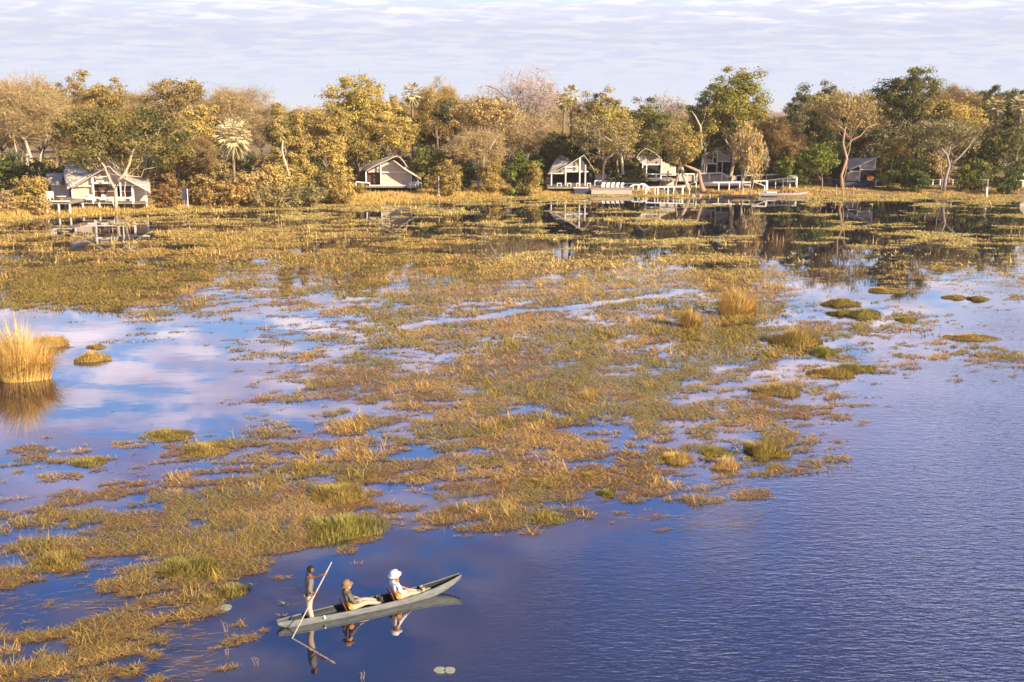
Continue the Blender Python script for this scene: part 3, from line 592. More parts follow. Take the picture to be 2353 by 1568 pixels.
T = [
 (45, 176, 240, 142, 'twiggy', 'tan', 'big tan tree with pale bare limbs at the left edge', 'bark_pale', .38, .9, 'gold'),
 (128, 186, 90, 165, 'round', 'olive', 'dark olive treetop between the big tan tree and the tall golden one', 'bark', .4, 1, 'dark'),
 (214, 166, 140, 158, 'round', 'goldolive', 'tall gold and olive rounded tree left of the tents', 'bark', .4, 1, 'gold'),
 (318, 208, 110, 176, 'twiggy', 'tan', 'tan bare branched tree behind the green bright knobs', 'bark', .4, 1, 'gold'),
 (396, 182, 140, 158, 'umbrella', 'russet', 'rust brown flat topped tree beside a pale palm', 'bark_pale', .45, 1, 'goldolive'),
 (462, 246, 100, 148, 'round', 'yellow', 'bright yellow rounded tree left of the big fan palm', 'bark', .35, 1, 'gold'),
 (545, 208, 170, 186, 'twiggy', 'tan', 'broad tan tree far behind the big fan palm', 'bark', .4, 1, 'gold'),
 (205, 262, 190, 150, 'twiggy', 'russet', 'russet bare branched tree behind the dark spreading tree', 'bark', .3, .9, 'tan'),
 (270, 258, 290, 126.3, 'umbrella', 'dark', 'dark green spreading tree with a white forked trunk through the left tent deck', 'bark_pale', .36, 1.7, 'goldolive'),
 (326, 240, 34, 140, 'column', 'green', 'small bright green spire above the dark spreading tree', 'bark', .6, 1, 'green'),
 (405, 290, 110, 136, 'round', 'olive', 'olive tree just right of the dark spreading tree', 'bark', .35, 1, 'goldolive'),
 (452, 322, 120, 138, 'twiggy', 'russet', 'russet tree low down left of the big fan palm', 'bark', .35, 1, 'brown'),
 (598, 246, 150, 182, 'twiggy', 'tan', 'hazy tan tree far right of the big fan palm', 'bark', .35, 1.2, 'mauve'),
 (650, 238, 66, 136, 'column', 'gold', 'tall narrow vine covered tree with a bent pale trunk', 'bark_pale', .3, 1.2, 'olive'),
 (684, 262, 50, 137, 'column', 'goldolive', 'shorter narrow vine covered tree touching the tall one', 'bark', .35, 1.2, 'gold'),
 (700, 236, 100, 190, 'bare', 'mauve', 'faint mauve leafless tree on the low skyline gap', 'bark', .3, 1, None),
 (790, 178, 150, 152, 'round', 'yellow', 'big yellow tree rising left of the middle tent', 'bark', .35, 1.1, 'goldolive'),
 (872, 192, 130, 156, 'round', 'gold', 'big golden tree joined to the right of the yellow one', 'bark', .35, 1.1, 'yellow'),
 (905, 262, 120, 150, 'round', 'yellow', 'pale yellow lower tree under the golden one', 'bark', .35, 1, 'gold'),
 (1005, 180, 120, 164, 'twiggy', 'gold', 'gold and mauve tree right of the slim palm', 'bark', .4, 1.3, 'tan'),
 (1048, 232, 110, 153, 'umbrella', 'dark', 'dark green flat tree between gold trees near the middle', 'bark', .4, 1, 'olive'),
 (1112, 226, 150, 147, 'umbrella', 'gold', 'gold topped spreading tree left of the big leafless tree', 'bark', .4, 1.1, 'tan'),
 (1100, 300, 130, 143, 'twiggy', 'tan', 'tan tree with visible grey limbs under the gold topped one', 'bark_grey', .4, 1, 'goldolive'),
 (745, 255, 110, 145, 'round', 'goldolive', 'olive gold tree below the left of the yellow tree', 'bark', .3, 1, 'gold'),
 (820, 298, 100, 147, 'round', 'olive', 'dull olive tree just above the middle tent roof', 'bark', .3, 1, 'goldolive'),
 (768, 310, 70, 138, 'column', 'gold', 'slim golden tree left of the dull olive tree', 'bark', .2, 1, 'yellow'),
 (1188, 152, 190, 168, 'bare', 'mauve', 'largest leafless mauve tree against the sky in the middle', 'bark_grey', .42, 1, None),
 (1110, 195, 110, 176, 'bare', 'mauve', 'faint leafless tree left behind the largest leafless one', 'bark_grey', .4, 1, None),
 (1262, 186, 120, 172, 'bare', 'mauve', 'leafless pinkish tree just left of the twin head palm', 'bark_grey', .35, 1.5, None),
 (1215, 262, 190, 158, 'twiggy', 'tan', 'tan tree with a thick slanting limb under the largest leafless one', 'bark_grey', .35, .9, 'mauve'),
 (1380, 205, 120, 159, 'round', 'gold', 'golden tree just right of the twin head palm', 'bark', .35, 1, 'olive'),
 (1425, 240, 90, 152, 'round', 'yellow', 'yellow green tree right of the golden one', 'bark', .35, 1, 'goldolive'),
 (1385, 268, 170, 149, 'umbrella', 'grey', 'grey olive tree with pale branches above the loungers', 'bark_pale', .4, 1, 'goldolive'),
 (1300, 300, 90, 152, 'round', 'dark', 'very dark tree behind the peak of the third tent', 'bark', .2, 1, 'green'),
 (1246, 312, 76, 154, B, 'dark', 'tall dark green bush left of the third tent', 'bark', .05, 1, 'green', B),
 (1195, 332, 100, 143, B, 'green', 'lush green bush left of the dark bush', 'bark', .05, 1, 'lime', B),
 (1226, 366, 56, 141.5, B, 'goldolive', 'olive gold bush touching the third tent', 'bark', .05, 1, 'gold', B),
 (1135, 358, 70, 141.5, B, 'gold', 'golden rounded bush by the shore left of the lush bush', 'bark', .05, 1, 'goldolive', B),
 (1070, 372, 60, 144, B, 'green', 'dark shaded bush between the olive bush and the golden rounded one', 'bark', .05, 1, 'dark', B),
 (1036, 360, 78, 139.5, B, 'goldolive', 'olive bush beside the thin grey pole', 'bark', .05, 1, 'gold', B),
 (985, 322, 100, 145, B, 'green', 'large green bush overhanging the middle tent', 'bark', .05, 1, 'goldolive', B),
 (1495, 228, 120, 166, 'round', 'olive', 'olive treetop left of the tallest tree', 'bark', .35, 1, 'green'),
 (1530, 204, 110, 188, 'bare', 'mauve', 'mauve leafless treetop peeping over the olive one', 'bark_grey', .35, 1.5, None),
 (1690, 143, 190, 153, 'round', 'goldolive', 'tallest tree with a bright green rounded crown', 'bark_pale', .30, 1.0, 'lime'),
 (1625, 205, 110, 155, 'round', 'olive', 'thin crowned tree with a pale trunk left of the tallest', 'bark_pale', .4, .8, 'goldolive'),
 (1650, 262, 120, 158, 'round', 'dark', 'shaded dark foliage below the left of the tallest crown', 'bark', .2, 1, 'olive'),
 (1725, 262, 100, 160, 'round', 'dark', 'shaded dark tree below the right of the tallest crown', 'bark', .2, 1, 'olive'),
 (1556, 280, 118, 144.5, 'round', 'gold', 'autumn gold tree leaning in front of the fourth tent', 'bark_orange', .36, 1.15, 'olive'),
 (1480, 300, 90, 153, 'round', 'olive', 'olive tree above the roof of the fourth tent', 'bark', .25, 1, 'dark'),
 (1716, 282, 90, 142.5, 'weeping', 'gold', 'golden drooping tree in front of the boardwalk with a pale trunk', 'bark_pale', .22, 1, 'tan'),
 (1742, 340, 62, 149, 'weeping', 'grey', 'grey drooping tangle of dry vines right of the golden drooping tree', 'bark_grey', .38, 1.3, 'mauve'),
 (1795, 264, 110, 151, 'twiggy', 'russet', 'rust red tree between the tallest tree and the dark ones', 'bark', .3, 1.3, 'brown'),
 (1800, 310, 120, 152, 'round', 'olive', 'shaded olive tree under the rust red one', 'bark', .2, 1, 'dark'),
 (1878, 190, 130, 166, 'round', 'dark', 'dark treetop with a ragged crown right of the tallest tree', 'bark', .3, 1, 'olive'),
 (1825, 216, 60, 160, 'round', 'dark', 'small dark ragged treetop left of the dark treetop', 'bark', .4, .8, 'grey'),
 (1952, 206, 165, 148, 'umbrella', 'tan', 'pale gold spreading tree with sunlit twisting trunk', 'bark_orange', .5, .8, 'goldolive'),
 (1905, 290, 130, 158, 'round', 'dark', 'black green tree behind the sunlit twisting trunk', 'bark', .2, 1, 'dark'),
 (2086, 158, 165, 160, 'round', 'olive', 'second tallest tree with a broad dark olive crown', 'bark', .3, 1.1, 'dark'),
 (2040, 270, 120, 157, 'round', 'dark', 'dark foliage under the left of the broad dark olive crown', 'bark', .2, 1, 'grey'),
 (2192, 196, 120, 166, 'twiggy', 'russet', 'rust gold treetop right of the broad dark olive crown', 'bark', .35, 1.5, 'gold'),
 (2195, 228, 130, 158, 'umbrella', 'gold', 'yellow topped tree in front of the rust gold treetop', 'bark', .35, 1, 'yellow'),
 (2178, 268, 180, 146, 'umbrella', 'grey', 'grey green umbrella tree with a bare pale grey trunk by the fence', 'bark_grey', .48, 1, 'olive'),
 (2285, 196, 90, 170, 'round', 'olive', 'olive treetop behind the right hand palms', 'bark', .35, 1, 'dark'),
 (2345, 200, 80, 165, 'round', 'dark', 'dark treetop cut by the right edge', 'bark', .35, 1, 'olive'),
 (2322, 288, 140, 150, 'umbrella', 'olive', 'dark grey green tree at the right edge above the fence', 'bark_grey', .35, 1, 'dark'),
 (2250, 320, 120, 151, 'round', 'olive', 'olive shaded tree right of the umbrella tree', 'bark', .2, 1, 'dark'),
 (2058, 318, 70, 152, 'round', 'gold', 'small sunlit gold tree over the last tent roof', 'bark', .3, 1, 'goldolive'),
 (1805, 346, 70, 150, B, 'green', 'green bush above the right end of the white rail', 'bark', .05, 1, 'lime', B),
 (1842, 340, 90, 152, B, 'dark', 'dark green bush behind the right end of the white rail', 'bark', .05, 1, 'green', B),
 (1892, 328, 110, 145, 'round', 'green', 'many stemmed green tree left of the last tent', 'bark', .22, 1.1, 'lime'),
 (2068, 352, 90, 147, B, 'green', 'dark green bush right of the last tent', 'bark', .05, 1, 'dark', B),
 (2118, 358, 90, 146, B, 'green', 'rounded green bush behind the fence left end', 'bark', .05, 1, 'dark', B),
 (2240, 352, 110, 146.5, B, 'green', 'broad green bush right of the pale grey trunk', 'bark', .05, 1, 'olive', B),
 (2322, 372, 90, 143.5, B, 'green', 'dark green bush at the shore near the right edge', 'bark', .05, 1, 'dark', B),
 (60, 392, 110, 122.5, B, 'goldolive', 'olive gold bush left of the left tent', 'bark', .05, 1, 'gold', B),
 (15, 430, 70, 121, B, 'tan', 'tan bush low at the left edge', 'bark', .05, 1, 'russet', B),
 (85, 445, 50, 121.3, B, 'tan', 'small dry bush between the olive gold bush and the deck', 'bark', .05, .8, 'gold', B),
 (20, 345, 110, 132, B, 'green', 'shaded green bush under the big tan tree', 'bark', .05, 1, 'dark', B),
 (375, 380, 80, 132, B, 'russet', 'russet bush touching the right side of the left tent', 'bark', .05, 1, 'brown', B),
 (395, 415, 70, 129.5, B, 'brown', 'brown low bush between the left tent and the dark sign', 'bark', .05, 1, 'russet', B),
 (470, 385, 110, 131, B, 'russet', 'reddish brown bush right of the dark sign', 'bark', .05, 1, 'goldolive', B),
 (520, 405, 90, 129.5, B, 'brown', 'brown bush below the big fan palm', 'bark', .05, 1, 'gold', B),
 (580, 375, 110, 131, B, 'tan', 'tan bush just right of the fan palm trunk', 'bark', .05, 1, 'gold', B),
 (640, 372, 90, 133, B, 'gold', 'yellow bush under the vine covered trees', 'bark', .05, 1, 'yellow', B),
 (690, 345, 80, 137, B, 'yellow', 'tall yellow bush right of the vine covered trees', 'bark', .05, 1, 'goldolive', B),
 (625, 420, 110, 130, B, 'grey', 'grey brown bush low on the bank', 'bark', .05, 1, 'goldolive', B),
 (690, 412, 120, 131, B, 'olive', 'low dark olive bush nearest the water left of centre', 'bark', .05, 1, 'grey', B),
 (760, 385, 90, 134, B, 'goldolive', 'gold olive bush halfway to the middle tent', 'bark', .05, 1, 'gold', B),
 (796, 380, 60, 138, B, 'yellow', 'yellow bush left of the middle tent', 'bark', .05, 1, 'gold', B),
 (775, 420, 80, 133, B, 'brown', 'brown twiggy bush low on the bank near the middle tent', 'bark', .05, .8, 'goldolive', B),
 (822, 418, 40, 139.5, B, 'goldolive', 'olive bush hiding the lower left of the middle tent', 'bark', .05, .8, 'gold', B),
 (1465, 375, 50, 150, B, 'olive', 'small olive bush between the loungers and the fourth tent', 'bark', .05, 1, 'green', B),
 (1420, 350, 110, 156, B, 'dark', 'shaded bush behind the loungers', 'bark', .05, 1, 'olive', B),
]
for r_ in T: tree(*r_[:11], cat=(r_[11] if len(r_) > 11 else 'tree'), fork={270: 0, 1952: 0, 2178: 0}.get(r_[0]))
# main limbs that the photograph shows in front of the foliage
LIMBS = {270: (125.6, 'bark_pale', [([(266, 489), (267, 460), (265, 434), (272, 415), (286, 400), (297, 378), (303, 352), (316, 332)], .32, .12), ([(265, 436), (256, 420), (247, 402), (241, 384), (226, 364), (205, 352)], .22, .09), ([(303, 352), (290, 338), (280, 322)], .14, .08)]),
 1952: (147, 'bark_orange', [([(1935, 432), (1933, 404), (1946, 364), (1937, 330), (1941, 300), (1950, 266), (1948, 238)], .34, .08), ([(1942, 344), (1958, 322), (1978, 312), (1994, 292), (2014, 286)], .18, .05), ([(1940, 300), (1920, 284), (1905, 268)], .18, .08), ([(1962, 322), (1968, 296), (1985, 272)], .15, .07)]),
 2178: (144.5, 'bark_grey', [([(2168, 440), (2173, 410), (2182, 380), (2176, 356), (2160, 338), (2140, 325)], .34, .10), ([(2182, 380), (2204, 362), (2226, 338), (2240, 318)], .22, .08), ([(2178, 362), (2184, 335), (2180, 310)], .15, .07)]),
 45: (139.5, 'bark_pale', [([(78, 415), (70, 360), (58, 322), (34, 300), (0, 284)], .34, .12), ([(58, 322), (74, 300), (78, 272)], .16, .07), ([(88, 415), (94, 356), (106, 322), (112, 296)], .22, .08), ([(34, 300), (26, 270), (10, 250)], .14, .06), ([(40, 415), (38, 350), (30, 312)], .18, .08)]),
 1188: (166, 'bark_grey', [([(1192, 330), (1188, 285), (1182, 252), (1164, 224), (1140, 204), (1120, 198)], .42, .10), ([(1182, 252), (1193, 216), (1188, 182), (1196, 162)], .26, .07), ([(1184, 262), (1214, 230), (1240, 212), (1256, 200)], .24, .07), ([(1193, 216), (1214, 196), (1222, 176)], .14, .05)]),
 1215: (156, 'bark_grey', [([(1196, 345), (1208, 318), (1232, 302), (1262, 288)], .45, .18), ([(1208, 318), (1196, 296), (1186, 278)], .25, .1), ([(1170, 345), (1174, 312), (1184, 290), (1176, 262)], .26, .1)]),
 1385: (147.5, 'bark_pale', [([(1432, 400), (1428, 358), (1410, 328), (1385, 310), (1362, 292)], .26, .08), ([(1418, 340), (1414, 304), (1402, 284)], .15, .06)]),
 1100: (141.5, 'bark_grey', [([(1110, 400), (1112, 364), (1126, 342), (1140, 318)], .24, .08), ([(1112, 364), (1098, 340), (1084, 322)], .18, .07)]),
 1625: (150, 'bark_pale', [([(1612, 345), (1610, 292), (1598, 268), (1590, 256)], .22, .07), ([(1610, 292), (1620, 268), (1624, 246)], .15, .06)]),
 650: (133.5, 'bark_pale', [([(668, 410), (656, 378), (648, 346), (650, 322)], .24, .10)]),
 1690: (150.5, 'bark_pale', [([(1700, 300), (1688, 268), (1664, 250), (1650, 238)], .26, .08), ([(1712, 330), (1708, 290), (1722, 262)], .24, .08)])}
byu = {}
for o_ in C.objects:
    if o_.type == 'EMPTY' and o_.get('group') == 'trees and bushes along the far bank': byu[o_['label']] = o_
for r_ in T:
    if r_[0] in LIMBS and r_[6] in byu:
        D_l, mt, ls = LIMBS[r_[0]]
        for pts_, ra, rb_ in ls:
            m_ = MB(); n_ = len(pts_); m_.tube([P(a_, b_, D_l) for a_, b_ in pts_], [ra + (rb_ - ra) * i / (n_ - 1) for i in range(n_)], 8)
            m_.build('limb', M[mt], byu[r_[6]], smooth=True)

# palms
def palm(u, vt, D, rpx, label, head='palm', skirt=True, seed=1, green=.35):
    r = np.random.default_rng(seed); t_ = P(u, vt, D); D = t_.y; z0 = float(groundZ(t_.x, D)); R = rpx / ppm(D); H = t_.z - z0 - R * .95
    e = empty('fan_palm', (t_.x, D, z0), label, 'palm tree', 'fan palms in the wood')
    b1, b2 = r.uniform(-.03, .03, 2) * H
    pts = [Vector((b1 * math.sin(f * 3), b2 * f * f, H * f - .2 * (f == 0))) for f in np.linspace(0, 1, 9)]
    m_ = MB(); m_.tube(pts, [.34 - .12 * f + .05 * math.sin(9 * f) for f in np.linspace(0, 1, 9)], 9)
    m_.build('trunk', M['bark'], e, smooth=True, local=True)
    V = []; I = []; S = []; Cc = []; ctr = np.array(pts[-1])
    def fan(d, pet, rad, colr, droop):
        d = d / np.linalg.norm(d); a = ctr + d * pet; s = np.cross(d, (0, 0, 1.)); s /= np.linalg.norm(s) + 1e-6; n_ = np.cross(s, d)
        nr = 13; spread = 3.9 if rad < R * .5 else 2.0
        for k in range(nr):
            t0 = -spread / 2 + spread * (k + .05) / nr; t1 = -spread / 2 + spread * (k + .95) / nr; tm = (t0 + t1) / 2; L_ = rad * (1 - .07 * abs(tm)) * (0.88 + .2 * r.random())
            dm = d * math.cos(tm) + s * math.sin(tm); fold = n_ * rad * .05 * (1 if k % 2 else -1)
            q0 = a + (d * math.cos(t0) + s * math.sin(t0)) * L_ * .6 + fold; q1 = a + (d * math.cos(t1) + s * math.sin(t1)) * L_ * .6 - fold; tip = a + dm * L_ - np.array([0, 0, droop * L_])
            b_ = len(V); V.extend([a, q0, tip, q1]); S.append(len(I)); I.extend([b_, b_ + 1, b_ + 2, b_ + 3]); cv = colr * (0.75 + .45 * r.random()); Cc.extend([cv] * 4)
        b_ = len(V); V.extend([ctr - s * .03, ctr + s * .03, a + s * .02, a - s * .02]); S.append(len(I)); I.extend([b_, b_ + 1, b_ + 2, b_ + 3]); Cc.extend([PAL['tan']] * 4)
    nf = 30
    for k in range(nf):
        el = math.asin(-0.72 + 1.70 * (k + .5) / nf); az = k * 2.399963
        d = np.array([math.cos(az) * math.cos(el), math.sin(az) * math.cos(el), math.sin(el)])
        cc = PAL[head] if r.random() > green else PAL['goldolive']
        fan(d, R * .60, R * .40, cc, .06 + .10 * (el < .2))
    link('crown', raw_mesh('crown', np.array(V), np.array(I), np.array(S), M['leaf'], np.array(Cc)), e)
    if skirt:
        V = []; I = []; S = []; Cc = []
        for k in range(14):
            az = k * 2.4; d = np.array([math.cos(az) * .35, math.sin(az) * .35, -.95]); fan(d, R * .2, R * (.55 + .22 * (k % 3)), PAL['palm'] * .6, .05)
        link('dead_fronds', raw_mesh('dead_fronds', np.array(V), np.array(I), np.array(S), M['leaf'], np.array(Cc)), e)
palm(535, 264, 131.5, 48, 'largest pale fan palm standing low among the bushes left of centre', seed=3, green=.05)
palm(440, 178, 163, 26, 'pale palm head rising behind the rust brown flat topped tree', seed=4, green=.1)
palm(832, 170, 162, 20, 'palm head poking out of the big golden tree top', seed=5, skirt=False)
palm(946, 186, 158, 28, 'slim palm right of the big golden tree with hanging dead fronds', seed=6, green=.4)
palm(1312, 192, 160, 25, 'higher head of the twin palms in the middle of the wood', seed=7, green=.35)
palm(1298, 212, 157, 22, 'lower head of the twin palms in the middle of the wood', seed=8, green=.35)
palm(2290, 218, 160, 26, 'left one of the two pale palms near the right edge', seed=9, green=.3)
palm(2345, 216, 158, 26, 'right one of the two pale palms cut by the right edge', seed=10, green=.3)

# the wood behind: copies of a few kinds
protos = [(tree_meshes(10, 8, 'twiggy', 'tan', 901, 'bark', .3, 1.3, 'gold'), 'bare_branched_tree', 'tan bare branched tree in the back row of the wood', 'tan trees in the back row'),
          (tree_meshes(10, 8, 'round', 'goldolive', 902, 'bark', .3, 1, 'gold'), 'leafy_tree', 'gold olive leafy tree in the back row of the wood', 'gold olive trees in the back row'),
          (tree_meshes(10, 8, 'round', 'olive', 903, 'bark', .3, 1, 'dark'), 'leafy_tree', 'dark olive leafy tree in the back row of the wood', 'dark trees in the back row'),
          (tree_meshes(10, 8, 'twiggy', 'russet', 904, 'bark', .3, 1.3, 'tan'), 'bare_branched_tree', 'russet bare branched tree in the back row of the wood', 'russet trees in the back row')]
sky_v = [(0, 205), (110, 205), (300, 215), (520, 225), (620, 242), (720, 240), (900, 225), (1100, 228), (1250, 215), (1450, 245), (1560, 228), (1800, 250), (1900, 225), (2100, 215), (2353, 215)]
r = np.random.default_rng(55)
for row, D in enumerate((170, 186, 205, 230)):
    nrow = (34, 34, 30, 30)[row]
    for k in range(nrow):
        u = -60 + 2480 * (k + r.random() * .8) / nrow; Dk = D + r.uniform(-5, 5); vt = np.interp(u, *zip(*sky_v)) + r.uniform(2, 22) + (8, 4, 0, 0)[row]
        t_ = P(u, vt, Dk); Dk = t_.y; H = t_.z - float(groundZ(t_.x, Dk)); rightish = u > 1450
        pi = r.choice(4, p=(.15, .3, .45, .1) if rightish else (.45, .25, .1, .2)); ms, nm, lb, gp = protos[pi]; s = H / 10
        put_tree(ms, t_.x, Dk, s * r.uniform(.85, 1.1), r.random() * 6.28, nm, lb, 'tree', gp, 1.0)
# shade bushes that fill the understorey
bp_ = [(tree_meshes(4, 5, 'bush', 'olive', 911, 'bark', .05, 1.1, 'dark'), 'shaded olive bush in the undergrowth below the trees', 'olive undergrowth bushes'),
       (tree_meshes(4, 5, 'bush', 'tan', 912, 'bark', .05, 1.0, 'goldolive'), 'tan and gold bush in the undergrowth below the trees', 'tan undergrowth bushes'),
       (tree_meshes(4, 5, 'bush', 'green', 913, 'bark', .05, 1.1, 'dark'), 'dark green bush in the undergrowth below the trees', 'green undergrowth bushes')]
for row, dD in enumerate((22, 32, 42)):
    for k in range(26):
        u = -20 + 2400 * (k + r.random() * .7) / 26; g = G(u, 460); y0 = float(shoreY(G(u, 458).x)); D = y0 + dD * 1.2 + r.uniform(-4, 4); x = G(u, 450).x * D / G(u, 450).y
        rightish = u > 1250; pi = r.choice(3, p=(.4, .1, .5) if rightish else (.3, .6, .1)); ms, lb, gp = bp_[pi]
        put_tree(ms, x, D, r.uniform(1.0, 1.6) * (1 + .15 * row), r.random() * 6.28, 'bush', lb, 'bush', gp)
# trees on the near right bank (outside the picture; they shade the right end of the wood)
for k, (x, y, s) in enumerate([(124, 152, 1.8), (136, 143, 2.0), (131, 165, 1.8), (148, 154, 2.1), (119, 173, 1.4), (160, 165, 2.0), (143, 175, 1.9)]):
    put_tree(protos[2][0], x, y, s, k * 1.3, 'leafy_tree', 'dark leafy tree on the near right bank beyond the picture edge', 'tree', 'trees on the near right bank')

# termite mound / sandy bank behind
e = P(1170, 322, 172); m_ = MB(); m_.lathe((e.x, e.y, float(groundZ(e.x, e.y)) - .1), [(2.6, 0), (2.3, 2.6), (1.8, 5.4), (1.1, 7.6), (.45, 8.8), (.05, 9.2)], 14)
o = m_.build('termite_mound', M['stone'], smooth=True); tag(o, 'pale termite mound glimpsed between trunks under the largest leafless tree', 'mound')

# ------------------------------------------------------------------ tents, decks, rails
def boxp(m_, u0, v0, u1, v1, D, dep):
    a = P(u0, v0, D); b2 = P(u1, v1, D); return m_.box((a.x, a.y, a.z), (b2.x, a.y + dep * 1.3, b2.z))
def quadp(m_, pts, D, dep): return m_.prism([P(u, v, D) for u, v in pts], (0, dep, 0))
def one(name, mat, parent, fn, *a, **k):
    m_ = MB(); fn(m_, *a); return m_.build(name, mat, parent, **k)
def part_box(name, mat, parent, u0, v0, u1, v1, D, dep, bevel=0):
    return one(name, mat, parent, boxp, u0, v0, u1, v1, D, dep, bevel=bevel)
def part_quad(name, mat, parent, pts, D, dep): return one(name, mat, parent, quadp, pts, D, dep)
def part_bar(name, mat, parent, a, b2, D, wd, D2=None):
    m_ = MB(); m_.bar(P(*a, D), P(*b2, D2 or D), wd); return m_.build(name, mat, parent)
def post(parent, u, v0, v1, D, wd=.16, name='post'):
    a = P(u, v0, D); b2 = P(u, v1, D); m_ = MB(); m_.bar((a.x, a.y, b2.z), (a.x, a.y, a.z), wd * 1.25); return m_.build(name, M['white_wood'], parent)
def roof(parent, front, Df, back, Db, mat='canvas', name='roof', sag=0.0, solid=.10):
    """cloth roof lofted between a front edge and a back edge, both open polylines"""
    n = 14; m = 8
    def res(pts, D):
        q = [P(u, v, d) for (u, v), d in zip(pts, D if isinstance(D, (list, tuple)) else [D] * len(pts))]
        ls = [0]
        for a, b2 in zip(q, q[1:]): ls.append(ls[-1] + (b2 - a).length)
        o_ = []
        for k in range(n + 1):
            t_ = ls[-1] * k / n; j = max(i for i in range(len(ls)) if ls[i] <= t_ + 1e-9); j = min(j, len(q) - 2); f = (t_ - ls[j]) / (ls[j + 1] - ls[j] + 1e-9); o_.append(q[j].lerp(q[j + 1], f))
        return o_
    A = res(front, Df); Bk = res(back, Db); vs = []; fs = []
    for i in range(m + 1):
        f = i / m
        for k in range(n + 1): p = A[k].lerp(Bk[k], f); p.z -= sag * math.sin(f * math.pi) * math.sin(math.pi * k / n); vs.append(p)
    for i in range(m):
        for k in range(n): a = i * (n + 1) + k; fs.append((a, a + 1, a + n + 2, a + n + 1))
    m_ = MB(); m_.add(vs, fs); return m_.build(name, M[mat], parent, solid=solid, smooth=True)
def rail(parent, pts, D, vdrop, spacing, wd=.11):
    """white hand rail along pixels pts (at distance D or list), posts hang vdrop metres down"""
    Ds = D if isinstance(D, (list, tuple)) else [D] * len(pts); q = [P(u, v, d) for (u, v), d in zip(pts, Ds)]; vdrop *= 1.3; spacing *= 1.3; wd *= 1.5
    m_ = MB()
    for a, b2 in zip(q, q[1:]): m_.bar(a, b2, wd, wd * 1.1)
    m_.build('handrail', M['white_wood'], parent)
    for a, b2 in zip(q, q[1:]):
        n_ = max(1, int(round((b2 - a).length / spacing)))
        for k in range(n_ + (b2 is q[-1])):
            p = a.lerp(b2, k / n_); m_ = MB(); m_.bar(p - Vector((0, 0, vdrop)), p - Vector((0, 0, wd / 2)), wd * .85); m_.build('post', M['white_wood'], parent)

def base(u, v, D, label, cat, name, group=None):
    p = P(u, v, D); return empty(name, (p.x, p.y, max(0.0, float(groundZ(p.x, p.y)))), label, cat, group)

# tent at the left, on stilts
A_ = base(250, 470, 126, 'largest tent lodge at the left, white framed on a stilted deck', 'tent', 'safari_tent', 'canvas tent lodges along the bank'); 
roof(A_, [(163, 433), (185, 420), (205, 407), (228, 394), (250, 380.5)], 126, [(180, 415), (196, 403), (213, 394), (232, 386), (252, 378)], 133, 'canvas')
roof(A_, [(250, 380.5), (262, 394), (276, 404), (292, 413), (318, 427), (346, 442)], 126, [(252, 378), (265, 388), (282, 398), (300, 405), (322, 408), (343, 410)], 132, 'canvas')
roof(A_, [(155, 436), (148, 412), (146, 392), (158, 373)], [125.6, 127, 129, 131], [(211, 401), (203, 394), (194, 388), (178, 382)], [128, 130, 132, 133], 'canvas', 'roof_wing')
roof(A_, [(106, 400), (125, 399), (147, 399)], 131, [(107, 426), (125, 426), (140, 427)], 127.4, 'canvas_grey_shaded', 'annex_roof')
o = part_box('annex_wall', M['canvas_wall'], A_, 117, 426, 160, 461, 128.4, 4)
part_quad('wall', M['canvas_wall'], A_, [(168, 430), (211, 406), (211, 462), (168, 462)], 127, .1)
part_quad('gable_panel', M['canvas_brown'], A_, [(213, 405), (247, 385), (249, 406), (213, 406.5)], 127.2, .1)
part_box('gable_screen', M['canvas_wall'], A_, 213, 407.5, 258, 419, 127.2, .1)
part_quad('gable_side', M['canvas_grey_shaded'], A_, [(249, 384), (262, 396), (262, 428), (250, 428)], 127.1, .08)  # greyed strip: the trunk's shadow is put into the canvas colour
part_box('wall', M['canvas_wall'], A_, 306, 427, 333, 464, 127.6, .1)
part_quad('wall', M['canvas_wall'], A_, [(263, 398), (305, 423), (305, 428), (263, 428)], 127.2, .1)
part_box('back_wall', M['dark'], A_, 168, 430, 332, 466, 132, .1)  # back wall painted near black for the dim tent interior
for a in ((215, 429.5, 265, 452), (278, 427.5, 302, 452)):
    w_ = part_box('window', M['gauze'], A_, *a, 127.3, .06); w_['label'] = 'dark gauze window'
    m_ = MB(); boxp(m_, a[0], 439.5, a[2], 440.3, 127.2, .05); m_.build('mullion', M['white_wood'], w_)
part_box('wall', M['canvas_wall'], A_, 213, 452.2, 305, 464, 127.3, .1)
for a in ((166, 426, 212, 429), (211, 419, 262, 423), (211, 405.2, 250, 406.8), (262, 425, 306, 427), (306, 424.5, 336, 427)): part_box('beam', M['white_wood'], A_, *a, 126.7, .15)
for u, v0, v1, wd in ((165.5, 430, 467, .18), (212, 405, 462, .16), (304, 426, 487, .22), (335, 436, 474, .18), (276, 418, 462, .14), (250, 383, 422, .12)): post(A_, u, v0, v1, 126.6, wd)
rail(A_, [(168, 455), (305, 455)], 125.6, .7, 2.3)
part_box('deck', M['deck'], A_, 160, 466.2, 331, 469, 125.6, 4)
part_box('deck', M['deck'], A_, 107, 462, 162, 469.5, 122.8, 6)
part_box('deck_edge', M['white_wood'], A_, 118, 461.6, 160, 463.8, 122.6, .1)
part_box('under_deck_shade', M['dark'], A_, 110, 470, 160, 490, 127, .1)  # dark sheet painted as the shade beneath the stilted deck
for u, v1, D in ((108, 496, 122.9), (124, 496, 125.5), (134.5, 496, 122.9), (150, 496, 125.5), (160, 496, 122.9), (228, 484, 125.6), (262, 487, 125.6), (190, 486, 125.6), (286, 482, 126.5)): post(A_, u, 466, v1, D, .17, 'stilt')
